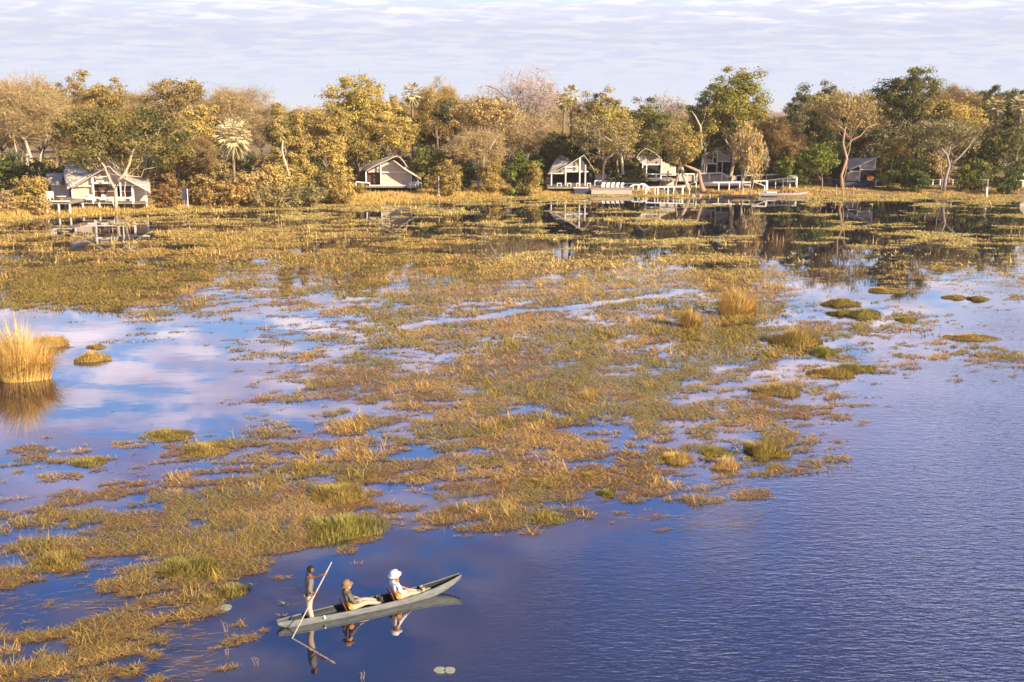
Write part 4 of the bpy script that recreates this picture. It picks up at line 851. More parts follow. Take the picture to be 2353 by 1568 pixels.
m_ = MB(); m_.bar(P(108, 462, 123), P(108, 447, 123), .1); m_.bar(P(115, 462, 123), P(115, 447, 123), .1); m_.bar(P(107, 449, 123), P(117, 449, 123), .25, .1); m_.box(P(107, 455, 123), P(116, 457, 123.6)); m_.build('balustrade', M['white_wood'], A_)
def chair(u, v, D, label, mat='cushion', s=1.0, cat='armchair', name='armchair', group=None):
    p = P(u, v, D); e = empty(name, p, label, cat, group); x, y, z = p; s *= 1.25
    m_ = MB(); m_.box((x - .4 * s, y - .4 * s, z + .28 * s), (x + .4 * s, y + .4 * s, z + .46 * s)); m_.build('seat', M[mat], e, bevel=.05)
    m_ = MB(); m_.box((x - .4 * s, y + .3 * s, z + .47 * s), (x + .4 * s, y + .42 * s, z + .95 * s)); m_.build('backrest', M[mat], e, bevel=.05)
    for a in (-.36, .36):
        for b2 in (-.36, .36): m_ = MB(); m_.bar((x + a * s, y + b2 * s, z), (x + a * s, y + b2 * s, z + .28 * s), .06 * s); m_.build('leg', M['white_wood'], e)
    for a in (-.43, .43): m_ = MB(); m_.box((x + a * s - .03, y - .38 * s, z + .46 * s), (x + a * s + .03, y + .3 * s, z + .62 * s)); m_.build('armrest', M[mat], e)
chair(208, 466, 126.4, 'white armchair behind the railing of the left tent, left one', group='white armchairs on the left deck')
chair(239, 466, 126.4, 'white armchair behind the railing of the left tent, right one', group='white armchairs on the left deck')
chair(112, 461.5, 124.2, 'white chair alone at the left end of the stilted deck', s=1.15)
p = P(141, 461.5, 123.6); e = empty('planter_table', p, 'round white topped table on a terracotta pot on the stilted deck', 'table')
m_ = MB(); m_.lathe(p, [(.24, 0), (.32, .3), (.34, .6)], 16); m_.build('pot', M['terracotta'], e); m_ = MB(); m_.lathe(p + Vector((0, 0, .6)), [(.7, 0), (.72, .04), (.7, .08)], 20); m_.build('table_top', M['white_wood'], e)
# long white rail running back from the left tent
e = base(366, 422, 133, 'short white rail among bushes right of the left tent', 'railing', 'railing'); rail(e, [(344, 418), (389, 418)], 133, .9, 1.3)
# dark sign board on a pole
e = base(424, 474, 126.5, 'dark upright board on a pole at the bank right of the left tent', 'sign', 'sign_board')
part_quad('board', M['navy'], e, [(418.5, 431), (429, 436), (429.5, 461), (419, 459)], 126.5, .08); post(e, 430, 434, 476, 126.4, .08); [x for x in ()]
for k, u in enumerate((420, 424, 428)): part_bar('stake', M['pole_wood'], e, (u, 461), (u + .5, 478), 126.2, .05)
e = base(1008, 445, 139, 'thin pale pole standing on the bank right of the middle tent', 'pole', 'mooring_pole'); m_ = MB(); a = P(1007.7, 406, 139); m_.tube([(a.x, a.y, 0), (a.x, a.y, a.z * .5), (a.x + .02, a.y, a.z)], [.11, .10, .08], 8); m_.build('shaft', M['white_wood'], e, smooth=True)

# middle tent
B_ = base(905, 430, 143, 'middle tent lodge with grey canvas front among golden bushes', 'tent', 'safari_tent', 'canvas tent lodges along the bank')
roof(B_, [(840, 394), (862, 381), (885, 371), (903, 362), (914, 358)], 143, [(824, 388), (840, 379), (858, 371), (874, 365), (884, 362)], 151, 'canvas')
roof(B_, [(914, 358), (922, 363), (929, 372), (936, 383)], 143, [(884, 362), (898, 364), (912, 372), (926, 378)], 151, 'canvas')
roof(B_, [(903, 368), (918, 379), (930, 389), (945, 398), (958, 406), (968, 413)], 142.6, [(930, 377), (938, 383), (947, 389), (955, 394), (962, 397), (968, 399)], 149, 'canvas')
part_quad('wall', M['canvas_wall'], B_, [(875, 376), (903, 369), (918, 380), (943, 398), (943, 427), (875, 427)], 144, .12)
part_box('door_opening', M['gauze'], B_, 842, 396, 874, 422, 144.6, .1)
part_box('side_wall', M['canvas_grey_shaded'], B_, 946, 402, 963, 427, 144.4, .1)
part_box('back_wall', M['canvas_wall'], B_, 845, 396, 962, 430, 150, .1)
part_quad('gable_panel', M['canvas_wall'], B_, [(846, 394), (874, 378), (874, 396), (846, 397)], 144.2, .1)
for u, v0, v1 in ((874.5, 374, 427), (841, 394, 421), (944.5, 398, 436), (960, 408, 436)): post(B_, u, v0, v1, 143.7, .16)
part_box('beam', M['white_wood'], B_, 875, 395, 933, 397.2, 143.7, .12)
part_box('deck', M['deck'], B_, 826, 428.6, 968, 431.5, 142.6, 8); part_box('deck_edge', M['white_wood'], B_, 850, 425.4, 940, 427.6, 143.2, .1)
rail(B_, [(942, 420), (968, 420)], 142.8, .8, .7)
rail(B_, [(818, 418), (850, 421)], 143, .8, 1.2)

# third tent (dining) with chairs
C_ = base(1305, 430, 147, 'third tent lodge with tall swooping grey roof wing beside the loungers', 'tent', 'safari_tent', 'canvas tent lodges along the bank')
roof(C_, [(1258, 402), (1263, 391), (1268, 381), (1276, 368), (1289, 352.5)], [147, 149, 150, 151, 152], [(1290, 390), (1297, 383), (1303, 377), (1309, 371), (1316, 366)], [147.6, 149, 150, 151, 152], 'canvas_grey_shaded', 'roof_wing')
roof(C_, [(1272, 397), (1290, 387), (1308, 377), (1325, 366), (1342, 356)], 146.6, [(1290, 392), (1300, 386), (1312, 378), (1326, 370), (1342, 362)], 152, 'canvas')
roof(C_, [(1342, 356), (1350, 366), (1357, 377), (1366, 391)], 146.6, [(1342, 362), (1350, 370), (1358, 380), (1364, 390)], 152, 'canvas_grey_shaded')  # right slope greyed: its shade is put into the canvas colour
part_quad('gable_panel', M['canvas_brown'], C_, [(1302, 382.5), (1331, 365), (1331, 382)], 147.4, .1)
part_box('gable_screen', M['canvas_grey_shaded'], C_, 1302, 384, 1331, 393.5, 147.4, .1)
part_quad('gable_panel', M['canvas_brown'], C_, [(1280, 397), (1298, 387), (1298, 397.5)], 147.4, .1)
part_quad('gable_panel', M['canvas_grey_shaded'], C_, [(1334, 364), (1343, 376), (1343, 393), (1334, 393)], 147.4, .1)
for a in ((1266, 397.8, 1300, 400), (1300, 393.6, 1352, 396), (1300, 382.2, 1333, 383.8)): part_box('beam', M['white_wood'], C_, *a, 147, .12)
for u, v0, v1 in ((1267.3, 399, 430), (1300, 383, 428), (1332.7, 363, 430), (1345.5, 379, 430)): post(C_, u, v0, v1, 146.9, .17)
part_box('back_wall', M['dark'], C_, 1265, 396, 1354, 432, 153, .12)  # wall darkened by paint to give the shade under the roof
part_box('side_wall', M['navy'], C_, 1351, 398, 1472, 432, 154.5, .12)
part_box('deck', M['deck'], C_, 1258, 430.5, 1358, 434, 145.4, 9)
part_box('deck_edge', M['white_wood'], C_, 1318, 431, 1352, 433, 145.2, .12)
def tablec(u, v, D, w_, label):
    p = P(u, v, D); e = empty('white_table', p, label, 'table', 'white tables under the third tent'); x, y, z = p; h = .8
    m_ = MB(); m_.box((x - w_ / 2, y - .4, z + h - .09), (x + w_ / 2, y + .4, z + h)); m_.build('table_top', M['white_wood'], e)
    for a in (-1, 1):
        for b2 in (-.33, .33): m_ = MB(); m_.bar((x + a * (w_ / 2 - .06), y + b2, z), (x + a * (w_ / 2 - .06), y + b2, z + h - .1), .09); m_.build('leg', M['white_wood'], e)
for u, wd, lb in ((1285, .85, 'white table at the left post under the third tent'), (1308, .75, 'second white table from the left under the third tent'), (1328, .6, 'third white table from the left under the third tent'), (1353, .7, 'white table at the right outside corner of the third tent')): tablec(u, 431, 146.2, wd, lb)
# pool deck
D_ = base(1400, 440, 144, 'low pale timber deck with the row of white loungers', 'deck', 'pool_deck')
part_box('deck', M['deck'], D_, 1356, 432.6, 1452, 435.6, 144.9, 9)
part_box('step', M['navy'], D_, 1320, 436, 1358, 447.5, 144.2, 1.6); part_box('platform', M['deck_pale'], D_, 1359, 437.5, 1452, 447, 143.6, 7)
rail(D_, [(1367, 415.5), (1393.5, 416.5)], 149, .95, 1.6)
rail(D_, [(1428, 422), (1470, 422)], 148, .8, .9)
def lounger(u, v, D, i):
    p = P(u, v, D); e = empty('sun_lounger', p, ('leftmost', 'second from left', 'middle', 'second from right', 'rightmost')[i] + ' white sun lounger in the row on the low deck', 'sun lounger', 'white sun loungers on the low deck'); x, y, z = p
    m_ = MB(); m_.box((x - .3, y - .9, z + .22), (x + .3, y + .5, z + .36)); m_.build('seat', M['cushion'], e)
    m_ = MB(); m_.prism([(x - .3, y + .52, z + .26), (x + .3, y + .52, z + .26), (x + .62, y + .95, z + .95), (x + .02, y + .95, z + .95)], (0, .1, .05)); m_.build('backrest', M['cushion'], e)
    for a in (-.26, .26):
        for b2 in (-.8, .4): m_ = MB(); m_.bar((x + a, y + b2, z), (x + a, y + b2, z + .22), .06); m_.build('leg', M['white_wood'], e)
for i in range(5): lounger(1385 + i * 11, 433, 146.2, i)

# fourth tent (raised)
E_ = base(1508, 430, 152, 'fourth tent lodge raised above a white railed terrace behind the autumn gold tree', 'tent', 'safari_tent', 'canvas tent lodges along the bank')
roof(E_, [(1461, 364), (1468, 353), (1475, 346), (1484, 341)], 151.5, [(1470, 362), (1478, 354), (1485, 350), (1492, 347)], 158, 'canvas_grey_shaded')
roof(E_, [(1484, 341), (1494, 345), (1505, 352), (1515, 360)], 151.5, [(1492, 347), (1502, 351), (1512, 357), (1522, 364)], 158, 'canvas')
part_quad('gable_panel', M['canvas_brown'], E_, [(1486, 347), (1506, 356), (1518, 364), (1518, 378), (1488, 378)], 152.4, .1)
part_quad('gable_side', M['canvas_grey_shaded'], E_, [(1464, 364), (1485, 347), (1487, 378), (1472, 375)], 152.3, .1)
part_box('beam', M['white_wood'], E_, 1478, 377, 1520, 379.8, 152, .15)
part_box('opening_shade', M['dark'], E_, 1474, 381, 1517, 401, 154, .12)  # dark board painted as the shade inside the tent mouth
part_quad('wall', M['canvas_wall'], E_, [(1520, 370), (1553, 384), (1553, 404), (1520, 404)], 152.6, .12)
part_box('lower_wall', M['canvas'], E_, 1522, 417, 1549, 430, 152.6, .12); part_box('undercroft_shade', M['dark'], E_, 1470, 417, 1560, 436, 156, .12)  # near-black sheet painted as the shade below the terrace
part_box('deck', M['deck_pale'], E_, 1458, 413.5, 1558, 416.5, 150.4, 6)
for u, v0, v1 in ((1477, 372, 412), (1520, 366, 432), (1486, 380, 412), (1552, 385, 404)): post(E_, u, v0, v1, 151.9, .15)
rail(E_, [(1459, 400.5), (1557, 400.5)], 149.8, 1.0, 1.5, .15)
post(E_, 1486, 402, 418, 150.3, .25)
# fifth tent
F_ = base(1648, 410, 156, 'fifth tent lodge with twin grey gables partly hidden by the golden drooping tree', 'tent', 'safari_tent', 'canvas tent lodges along the bank')
roof(F_, [(1612, 358), (1625, 352), (1637, 346), (1650, 339)], 155.6, [(1618, 356), (1630, 350), (1640, 346), (1652, 344)], 162, 'canvas_grey_shaded')
roof(F_, [(1650, 339), (1660, 344), (1670, 350), (1682, 358)], 155.6, [(1652, 344), (1662, 348), (1672, 352), (1682, 358)], 162, 'canvas_grey_shaded')
part_quad('gable_panel', M['canvas_grey_shaded'], F_, [(1616, 360), (1638, 350), (1638, 376), (1613, 376)], 156.3, .1); part_quad('gable_panel', M['canvas_grey_shaded'], F_, [(1650, 345), (1680, 360), (1678, 371), (1650, 371)], 156.4, .1)
for a in ((1611, 375, 1648, 377.6), (1650, 370, 1679, 372.6)): part_box('beam', M['white_wood'], F_, *a, 156, .14)
part_box('opening_shade', M['dark'], F_, 1613, 379, 1680, 402, 158.5, .12)  # dark board set behind the posts as painted interior shade
for u, v0, v1 in ((1614, 360, 402), (1624, 377, 400), (1649, 343, 402), (1660, 373, 400), (1639, 350, 377)): post(F_, u, v0, v1, 155.9, .13)
part_box('deck', M['deck_pale'], F_, 1560, 404, 1690, 417, 153, 5)
rail(F_, [(1563, 400), (1596, 400)], 152.8, 1.0, 1.4, .12)
rail(F_, [(1602, 399), (1659, 397.5), (1673, 406), (1682, 406)], 152.6, 1.1, 1.7, .13)

# boardwalks with white rails
e = base(1530, 445, 146, 'long white railed boardwalk climbing toward the leaning trunk', 'boardwalk', 'boardwalk')
rail(e, [(1484, 431), (1570, 429), (1600, 417.5)], 144.2, 1.9, 1.25, .12)
rail(e, [(1447, 430), (1455, 425), (1478, 424), (1490, 431)], 146.5, 1.0, .75, .12)
rail(e, [(1452, 424), (1480, 422), (1494, 433)], 148, 1.1, .75, .11)
part_box('deck', M['deck_pale'], e, 1484, 441, 1568, 450, 145.3, 3.2); part_box('shade_skirt', M['navy'], e, 1453, 440, 1480, 448.5, 145.6, 2)  # navy box painted as the shade below the boardwalk
for u, v in ((1512, 466), (1535.5, 466), (1568, 458), (1486, 452)): post(e, u, 430, v - 8, 143.8, .14)
e = base(1672, 430, 147, 'white railed boardwalk in front of the golden drooping tree', 'boardwalk', 'boardwalk')
rail(e, [(1617, 419.5), (1652, 419.5), (1724, 419)], 146.5, 1.15, 1.55, .14); part_box('deck', M['deck_pale'], e, 1614, 424, 1724, 427, 147, 2); part_box('skirt', M['navy'], e, 1616, 428, 1722, 436, 148.2, .2)  # navy skirt is an added dark sheet, painted shade behind the rails
m_ = MB(); m_.bar(P(1731, 417, 146), P(1758, 428, 145.5), .18); m_.bar(P(1731, 416.5, 146), P(1762, 415.5, 146), .18); m_.bar(P(1762, 415, 146), P(1762, 437, 146), .3); m_.bar(P(1757, 428, 145.5), P(1757, 438, 145.5), .16); m_.build('gangway_rail', M['white_wood'], e)
e = base(1760, 425, 150, 'grey white railed boardwalk leading right into the dark bushes', 'boardwalk', 'boardwalk')
rail(e, [(1692, 404), (1733, 403), (1790, 401), (1830, 406)], [151, 151, 150.5, 149.5], 1.2, 1.5, .12)
rail(e, [(1765, 414), (1800, 411), (1832, 408)], [147.5, 148, 148.5], 1.5, 1.2, .12)
part_box('deck', M['navy'], e, 1765, 417, 1832, 427, 150.8, .3); part_box('deck_boards', M['deck'], e, 1690, 416, 1832, 418.5, 149.3, 1.4)  # upright navy sheet below the boards, for the dark background there

# last tent on the right
H_ = base(1990, 425, 150, 'last tent lodge at the right with a rising gable painted in shaded grey and an orange painted glow inside', 'tent', 'safari_tent', 'canvas tent lodges along the bank')
roof(H_, [(1952, 392), (1975, 381), (2000, 370), (2021, 359.5)], 149.6, [(1938, 378), (1944, 366), (1950, 361), (1968, 368)], [153, 155, 156, 156], 'canvas_grey_shaded')  # roof and gable of this tent carry their shade in the grey
roof(H_, [(1940, 362), (1948, 358), (1962, 366), (1980, 376)], 156, [(1938, 384), (1944, 388), (1952, 391), (1966, 386)], [151, 150.6, 150, 150], 'canvas', 'roof_wing')
part_quad('gable_panel', M['canvas_grey_shaded'], H_, [(1979, 380.5), (2012.5, 364), (2012.5, 378), (1979, 379.9)], 150.2, .08)
part_box('gable_screen', M['canvas_grey_shaded'], H_, 1979, 381, 2012.5, 389, 150.2, .08)
for a in ((1953, 393, 1978, 395.5), (1978, 388.8, 2013, 391.6), (1979, 379.5, 2013, 380.9)): part_box('beam', M['white_wood'], H_, *a, 150, .14)
for u, v0, v1 in ((1976.7, 381, 420), (2012.5, 362, 391)): post(H_, u, v0, v1, 149.9, .15)
part_box('wall', M['canvas_wall'], H_, 1945, 396, 1976, 419, 151, .12); part_box('opening_shade', M['dark'], H_, 1978, 392, 2012, 420, 153, .12)  # the dark board here paints the shade within the doorway
part_box('painted_glow', M['terracotta'], H_, 1993, 405, 2008, 419, 152.4, .1)  # orange board, not a lamp: the inner glow put into colour
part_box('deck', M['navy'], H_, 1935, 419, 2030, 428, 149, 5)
rail(H_, [(2013, 413.5), (2031, 413.5)], 148.8, .95, 1.0, .15)
# far right fence and tent sliver
e = base(2200, 425, 146, 'low thin rail fence with short pale posts around the pale grey trunk', 'fence', 'rail_fence')
part_bar('rail', M['pole_wood'], e, (2105, 413), (2215, 412), 146, .06)
for u in (2111, 2128, 2144, 2161, 2174.5, 2190): post(e, u, 413, 425, 145.9, .14)
e = base(2300, 425, 147, 'thin white rail running to the right edge behind bushes', 'railing', 'railing'); rail(e, [(2236, 413), (2290, 414), (2362, 415)], 147, .9, 3.4, .08)
e = base(2352, 430, 150, 'grey tent corner cut off by the right edge', 'tent', 'safari_tent', 'canvas tent lodges along the bank')
roof(e, [(2347, 412), (2351, 398), (2362, 386)], 149, [(2368, 405), (2372, 395), (2380, 384)], 155, 'canvas_grey_shaded'); part_box('wall', M['canvas_wall'], e, 2350, 408, 2375, 432, 150, 3)
e = base(2270, 455, 140.5, 'grey post pale at its foot standing at the shore on the right', 'post', 'mooring_post')
m_ = MB(); a = P(2270, 411, 140.3); m_.tube([(a.x, a.y, -.2), (a.x, a.y, 1.9)], [.2, .19], 8); m_.build('foot', M['white_wood'], e, smooth=True); m_ = MB(); m_.tube([(a.x, a.y, 1.9), (a.x + .03, a.y, a.z)], [.17, .13], 8); m_.build('shaft', M['bark_grey'], e, smooth=True)

# leaning orange trunk of the autumn gold tree (fork), boats at the landing
e = base(1592, 440, 143.5, 'leaning pale orange trunk arching beside the boardwalk', 'tree trunk', 'leaning_trunk')
m_ = MB(); m_.tube([P(1568, 378, 143.5), P(1590, 387, 143.5), P(1606, 394, 143.5), P(1609, 412, 143.5), P(1612, 426, 143.5), P(1616, 440, 143.5)], [.16, .26, .30, .32, .38, .6], 10); m_.build('trunk', M['bark_orange'], e, smooth=True)
m_ = MB(); m_.tube([P(1566, 384, 144.3), P(1570, 402, 144.3), P(1577, 418, 144.3), P(1583, 438, 144.3)], [.32, .30, .34, .55], 10); m_.build('limb', M['bark_pale'], e, smooth=True)
def hull_mesh(L_, Bm, H_, rise_b, rise_s, th=.03, n=26, flat=.45, square=.25, chine=.5):
    """open boat along +x; returns outer skin and inner skin lists"""
    def sec(s, inset):
        f = s / L_; b2 = Bm / 2 * (math.sin(math.pi * min(1, max(0, (f * .94 + .03)))) ** .62); b2 = max(b2, Bm * .5 * square * (1 - .55 * (f > .5)))
        sh = H_ + rise_b * max(0, (f - .6) / .4) ** 2 + rise_s * max(0, (.35 - f) / .35) ** 2
        kz = -.08 + (sh + .05) * max(0, (f - .76) / .24) ** 1.6 * .8 + .18 * max(0, (.08 - f) / .08) ** 2
        b2 = max(.02, b2 - inset); kz += inset * 1.2
        pr = [(1, sh), (.96, sh * .6 + kz * .4), (.86, kz + (sh - kz) * .22), (flat + .15, kz + .02), (0, kz)]
        pts = [(b2 * a, z) for a, z in pr]; return [(s, y, z) for y, z in pts] + [(s, -y, z) for y, z in pts[-2::-1]]
    return [sec(L_ * i / n, 0) for i in range(n + 1)], [sec(th * 1.5 + (L_ - th * 3) * i / n, th) for i in range(n + 1)]
def loft(m_, secs, flip=False, cap=True):
    k = len(secs[0]); vs = [p for s in secs for p in s]; fs = []
    for i in range(len(secs) - 1):
        for j in range(k - 1):
            q = (i * k + j, i * k + j + 1, (i + 1) * k + j + 1, (i + 1) * k + j); fs.append(q[::-1] if flip else q)
    if cap: fs += [tuple(range(k)), tuple(reversed([(len(secs) - 1) * k + j for j in range(k)]))]
    m_.add(vs, fs)
def make_boat(name, p, rz, label, L_, Bm, H_, rb, rs, mo, mi, cat='boat', group=None, gun=.05, **kw):
    e = empty(name, p, label, cat, group, rz); so_, si = hull_mesh(L_, Bm, H_, rb, rs, **kw)
    m_ = MB(); loft(m_, so_); m_.build('hull', M[mo], e, smooth=True, local=True)
    e.children[0].data.flip_normals()
    m_ = MB(); loft(m_, si, cap=False); m_.build('inside', M[mi], e, smooth=True, local=True)
    m_ = MB()
    for sgn in (0, -1):
        o_ = [Vector(s[sgn]) for s in so_]
        for a, b2 in zip(o_, o_[1:]): m_.bar(a + Vector((0, 0, .012)), b2 + Vector((0, 0, .012)), gun, gun * .8)
    m_.bar(Vector(so_[0][0]), Vector(so_[0][-1]), gun, gun); m_.build('gunwale', M[mo], e, local=True); return e
p = P(1742, 441, 142.5); e = make_boat('moored_boat', (p.x, p.y, .12), 0, 'long pale boat with red seats pulled up at the landing', 9.0, 1.7, .5, .3, .05, 'boat_white', 'boat_dark')
for k in range(4):
    m_ = MB(); m_.box((4.0 + .68 * k, -.6, .35), (4.45 + .68 * k, .6, .78)); m_.build('seat', M['red_seat'], e, local=True)
m_ = MB(); m_.box((1.4, -.5, .3), (3.2, .5, .68)); m_.build('cargo', M['cushion'], e, local=True, bevel=.05)
p = P(1656, 446, 141.5); e = make_boat('moored_boat', (p.x, p.y, .08), -.03, 'low dark dugout lying left of the long pale boat', 6.6, 1.1, .28, .1, .05, 'boat_dark', 'boat_dark', 'boat')
p = P(1700, 443, 142.6); e = empty('crate_stack', (p.x, p.y, .3), 'orange brown crates stacked at the landing behind the dark dugout', 'crates'); m_ = MB(); m_.box((p.x - 1.2, p.y - .4, .3), (p.x + 1.2, p.y + .5, .85)); m_.build('crate', M['log_end'], e, bevel=.03); m_ = MB(); m_.box((p.x - .7, p.y - .3, .86), (p.x - .1, p.y + .3, 1.5)); m_.build('crate', M['seat_wood'], e, bevel=.03)
for k in range(7):
    p = P(1590 + 22 * k + random.uniform(-5, 5), 441 + random.uniform(-1, 3), 142.2); m_ = MB(); rr = random.uniform(.25, .5); m_.lathe((p.x, p.y, max(0, float(groundZ(p.x, p.y))) - .1), [(rr, 0), (rr * .95, .25), (rr * .6, .5), (.05, .6)], 9)
    tag(m_.build('rock', M['stone'], smooth=True), 'grey brown rock on the bank near the landing', 'rock', 'rocks near the landing')
for (u, v, u2, v2) in ((1722, 448, 1735, 405), (1920, 450, 1922, 425), (1938, 452, 1936, 430), (1960, 450, 1961, 428)):
    a = P(u, v, 141.5); b2 = P(u2, v2, 141.5); m_ = MB(); m_.tube([(a.x, a.y, 0), a.lerp(b2, .5) + Vector((.12, 0, 0)), b2], [.08, .07, .04], 6)
    tag(m_.build('dead_stem', M['bark_pale'], smooth=True), 'thin dead stem rising from the bank near the landing', 'dead stem', 'dead stems on the right bank')

# ------------------------------------------------------------------ the dugout canoe and its people
BS = G(638, 1444); BH = math.radians(27.5); BL = 5.95
boat = make_boat('dugout_canoe', BS, BH, 'slim grey dugout canoe carrying three people across open water', BL, .64, .18, .30, .02, 'hull', 'hull_in', 'canoe', None, .035, th=.025)
m_ = MB(); m_.box((.02, -.10, .165), (.34, .10, .195)); m_.build('stern_deck', M['hull'], boat, local=True, bevel=.01)
m_ = MB(); m_.bar((1.35, -.25, .19), (1.35, -.34, .15), .05); m_.build('lug', M['white_wood'], boat, local=True)
RB = Matrix.Rotation(BH, 4, 'Z')
def onboat(s, y=0, z=.02): return BS + RB @ Vector((s, y, z))
def skin(name, mat, parent, chains, sub=2):
    """chains: list of lists of (x, y, z, r); shared joints (same coordinates) are joined"""
    key = {}; vs = []; rs = []; es = []
    for ch in chains:
        prev = None
        for x, y, z, r in ch:
            k = (round(x, 4), round(y, 4), round(z, 4))
            if k not in key: key[k] = len(vs); vs.append((x, y, z)); rs.append(r)
            if prev is not None and prev != key[k]: es.append((prev, key[k]))
            prev = key[k]
    me = bpy.data.meshes.new(name); me.from_pydata(vs, es, []); me.update(); me.materials.append(mat)
    o = bpy.data.objects.new(name, me); C.objects.link(o); o.parent = parent
    sk = o.modifiers.new('skin', 'SKIN'); sk.use_smooth_shade = True
    for i, r in enumerate(rs):
        d = me.skin_vertices[0].data[i]; d.radius = r if isinstance(r, tuple) else (r, r); d.use_root = (i == 0)
    s_ = o.modifiers.new('sub', 'SUBSURF'); s_.levels = sub; s_.render_levels = sub
    return o
def head(parent, c, fwd, skinm, hairm=None, hat=None, body_name='head'):
    """egg shaped head with nose, ears, brow; built from a lathe bent toward fwd, as one mesh"""
    c = Vector(c); f = Vector(fwd).normalized(); s = Vector((0, 0, 1)).cross(f).normalized(); u_ = f.cross(s)
    m_ = MB(); n = 20; m = 14; vs = []; fs = []
    for i in range(m + 1):
        ph = math.pi * i / m; zz = -math.cos(ph)
        for k in range(n):
            t_ = 2 * math.pi * k / n; a = math.cos(t_); b2 = math.sin(t_); rr = math.sin(ph)
            fx = rr * a * (.098 if a > 0 else .105); sy = rr * b2 * (.077 if zz > -.2 else .077 * (1 + .42 * (zz + .2)))
            if a > .93 and -.35 < zz < .12: fx += .020 * (1 - abs(zz + .12) * 2.5)        # nose
            if a > .75 and .12 < zz < .36 and abs(b2) > .2: fx -= .008                       # eye sockets
            if a > .8 and -.62 < zz < -.42: fx += .006                                       # lips
            if abs(a) < .17 and -.25 < zz < .2: sy *= 1.16                                   # ears
            vs.append(c + f * (fx + .012 * (-zz) * (zz < 0)) + s * sy + u_ * zz * .118)
    for i in range(m):
        for k in range(n): fs.append((i * n + k, i * n + (k + 1) % n, (i + 1) * n + (k + 1) % n, (i + 1) * n + k))
    m_.add(vs, fs); o = m_.build('head', M[skinm], parent, smooth=True, local=True)
    for q in (-1, 1):
        m_ = MB(); p = c + f * .088 + s * .030 * q + u_ * .022; m_.lathe(p, [(.001, -.012), (.009, -.007), (.012, 0), (.009, .007), (.001, .012)], 8); m_.build('eye', M['shoe'], o, local=True, smooth=True)
    if hairm:
        m_ = MB(); vs2 = []; fs2 = []
        for i in range(m + 1):
            ph = math.pi * i / m; zz = -math.cos(ph)
            for k in range(n):
                t_ = 2 * math.pi * k / n; a = math.cos(t_); b2 = math.sin(t_); rr = math.sin(ph); keep = (zz > .42 + .1 * a) or (a < .1 and zz > -.45)
                g_ = 1.10 if keep else .90; vs2.append(c + f * rr * a * .102 * g_ + s * rr * b2 * .078 * g_ + u_ * zz * .118 * (1.07 if keep else .9))
        m_.add(vs2, fs); m_.build('hair', M[hairm], parent, smooth=True, local=True)
    return o
def hand(chains, wrist, dirv, side, curl, L_=.17, grip=True):
    """adds palm and five finger chains to a skin: each finger is a short bent chain rooted in the palm"""
    w_ = Vector(wrist); d = Vector(dirv).normalized(); s = Vector(side).normalized(); n_ = d.cross(s).normalized() * curl
    palm = w_ + d * .085; chains.append([(*w_, .026), (*palm, (.040, .022))])
    for k, (off, ln) in enumerate(((-.030, .070), (-.010, .080), (.010, .075), (.030, .058))):
        a = palm + s * off + d * .012; b2 = a + d * ln * .42 + n_ * ln * .12; c = b2 + d * ln * (.05 if grip else .35) + n_ * ln * (.42 if grip else .12); e2 = c + (-d * ln * .25 if grip else d * ln * .2) + n_ * ln * .15
        chains.append([(*palm, (.040, .022)), (*a, .010), (*b2, .0092), (*c, .0085), (*e2, .0075)])
    a = w_ + d * .045 - s * .040; b2 = a + d * .03 - s * .012 + n_ * .022; c = b2 + d * .012 + s * .012 + n_ * .026
    chains.append([(*w_, .026), (*a, .0125), (*b2, .0105), (*c, .009)])

# the poler, standing near the stern
pm = empty('person', onboat(.98, 0, -.02), 'person in taupe shirt and beige trousers standing at the stern with a long pole', 'person', None, BH)
RH = Vector((.16, -.21, 1.00)); LH = Vector((.54, .03, 1.40)); pd = (LH - RH).normalized()
body = [[(0, 0, .95, .075), (.015, 0, 1.12, (.085, .075)), (.03, 0, 1.30, (.10, .08)), (.035, 0, 1.40, .085), (.045, 0, 1.47, .052), (.065, 0, 1.56, .05)]]
body += [[(0, 0, .95, .075), (.0, sg * .09, .86, .065), (.03 * sg, sg * .10, .50, .062), (-.02 + .06 * (sg < 0), sg * .11, .11, .042), (.05 + .06 * (sg < 0), sg * .12, .055, .04), (.17 + .06 * (sg < 0), sg * .13, .045, .03)] for sg in (1, -1)]
eR = Vector((-.06, -.27, 1.13)); wR = RH - Vector((.09, .02, -.01)); eL = Vector((.24, .19, 1.30)); wL = LH - Vector((.09, .01, -.02))
body += [[(.035, 0, 1.40, .085), (.03, -.17, 1.39, .045), (*eR, .040), (*wR, .026)], [(.035, 0, 1.40, .085), (.04, .17, 1.39, .045), (*eL, .040), (*wL, .026)]]
hand(body, wR, RH - wR, pd, 1); hand(body, wL, LH - wL, pd, 1)
skin('body', M['skin_dark'], pm, body, 1)
skin('shirt', M['shirt'], pm, [[(0, 0, .90, (.135, .125)), (.005, 0, 1.02, (.135, .125)), (.02, 0, 1.16, (.145, .13)), (.03, 0, 1.31, (.155, .13)), (.035, 0, 1.41, .11), (.045, 0, 1.475, .078)],
     [(.03, 0, 1.31, (.155, .13)), (.03, -.18, 1.395, .075), (*eR, .056), (*(eR.lerp(wR, .85)), .042)], [(.03, 0, 1.31, (.155, .13)), (.04, .18, 1.395, .075), (*(Vector((.04, .18, 1.395)).lerp(eL, .75)), .062)]])
skin('trousers', M['trousers'], pm, [[(0, 0, .93, (.125, .12)), (0, .085, .84, .112), (.03, .10, .50, .088), (-.015, .11, .11, .078)], [(0, 0, .93, (.125, .12)), (0, -.085, .84, .112), (-.03, -.10, .50, .088), (.045, -.11, .11, .078)]])
m_ = MB(); m_.bar((.125, -.05, 1.44), (.165, .06, 1.02), .05, .02); m_.build('strap', M['shoe'], pm, local=True)
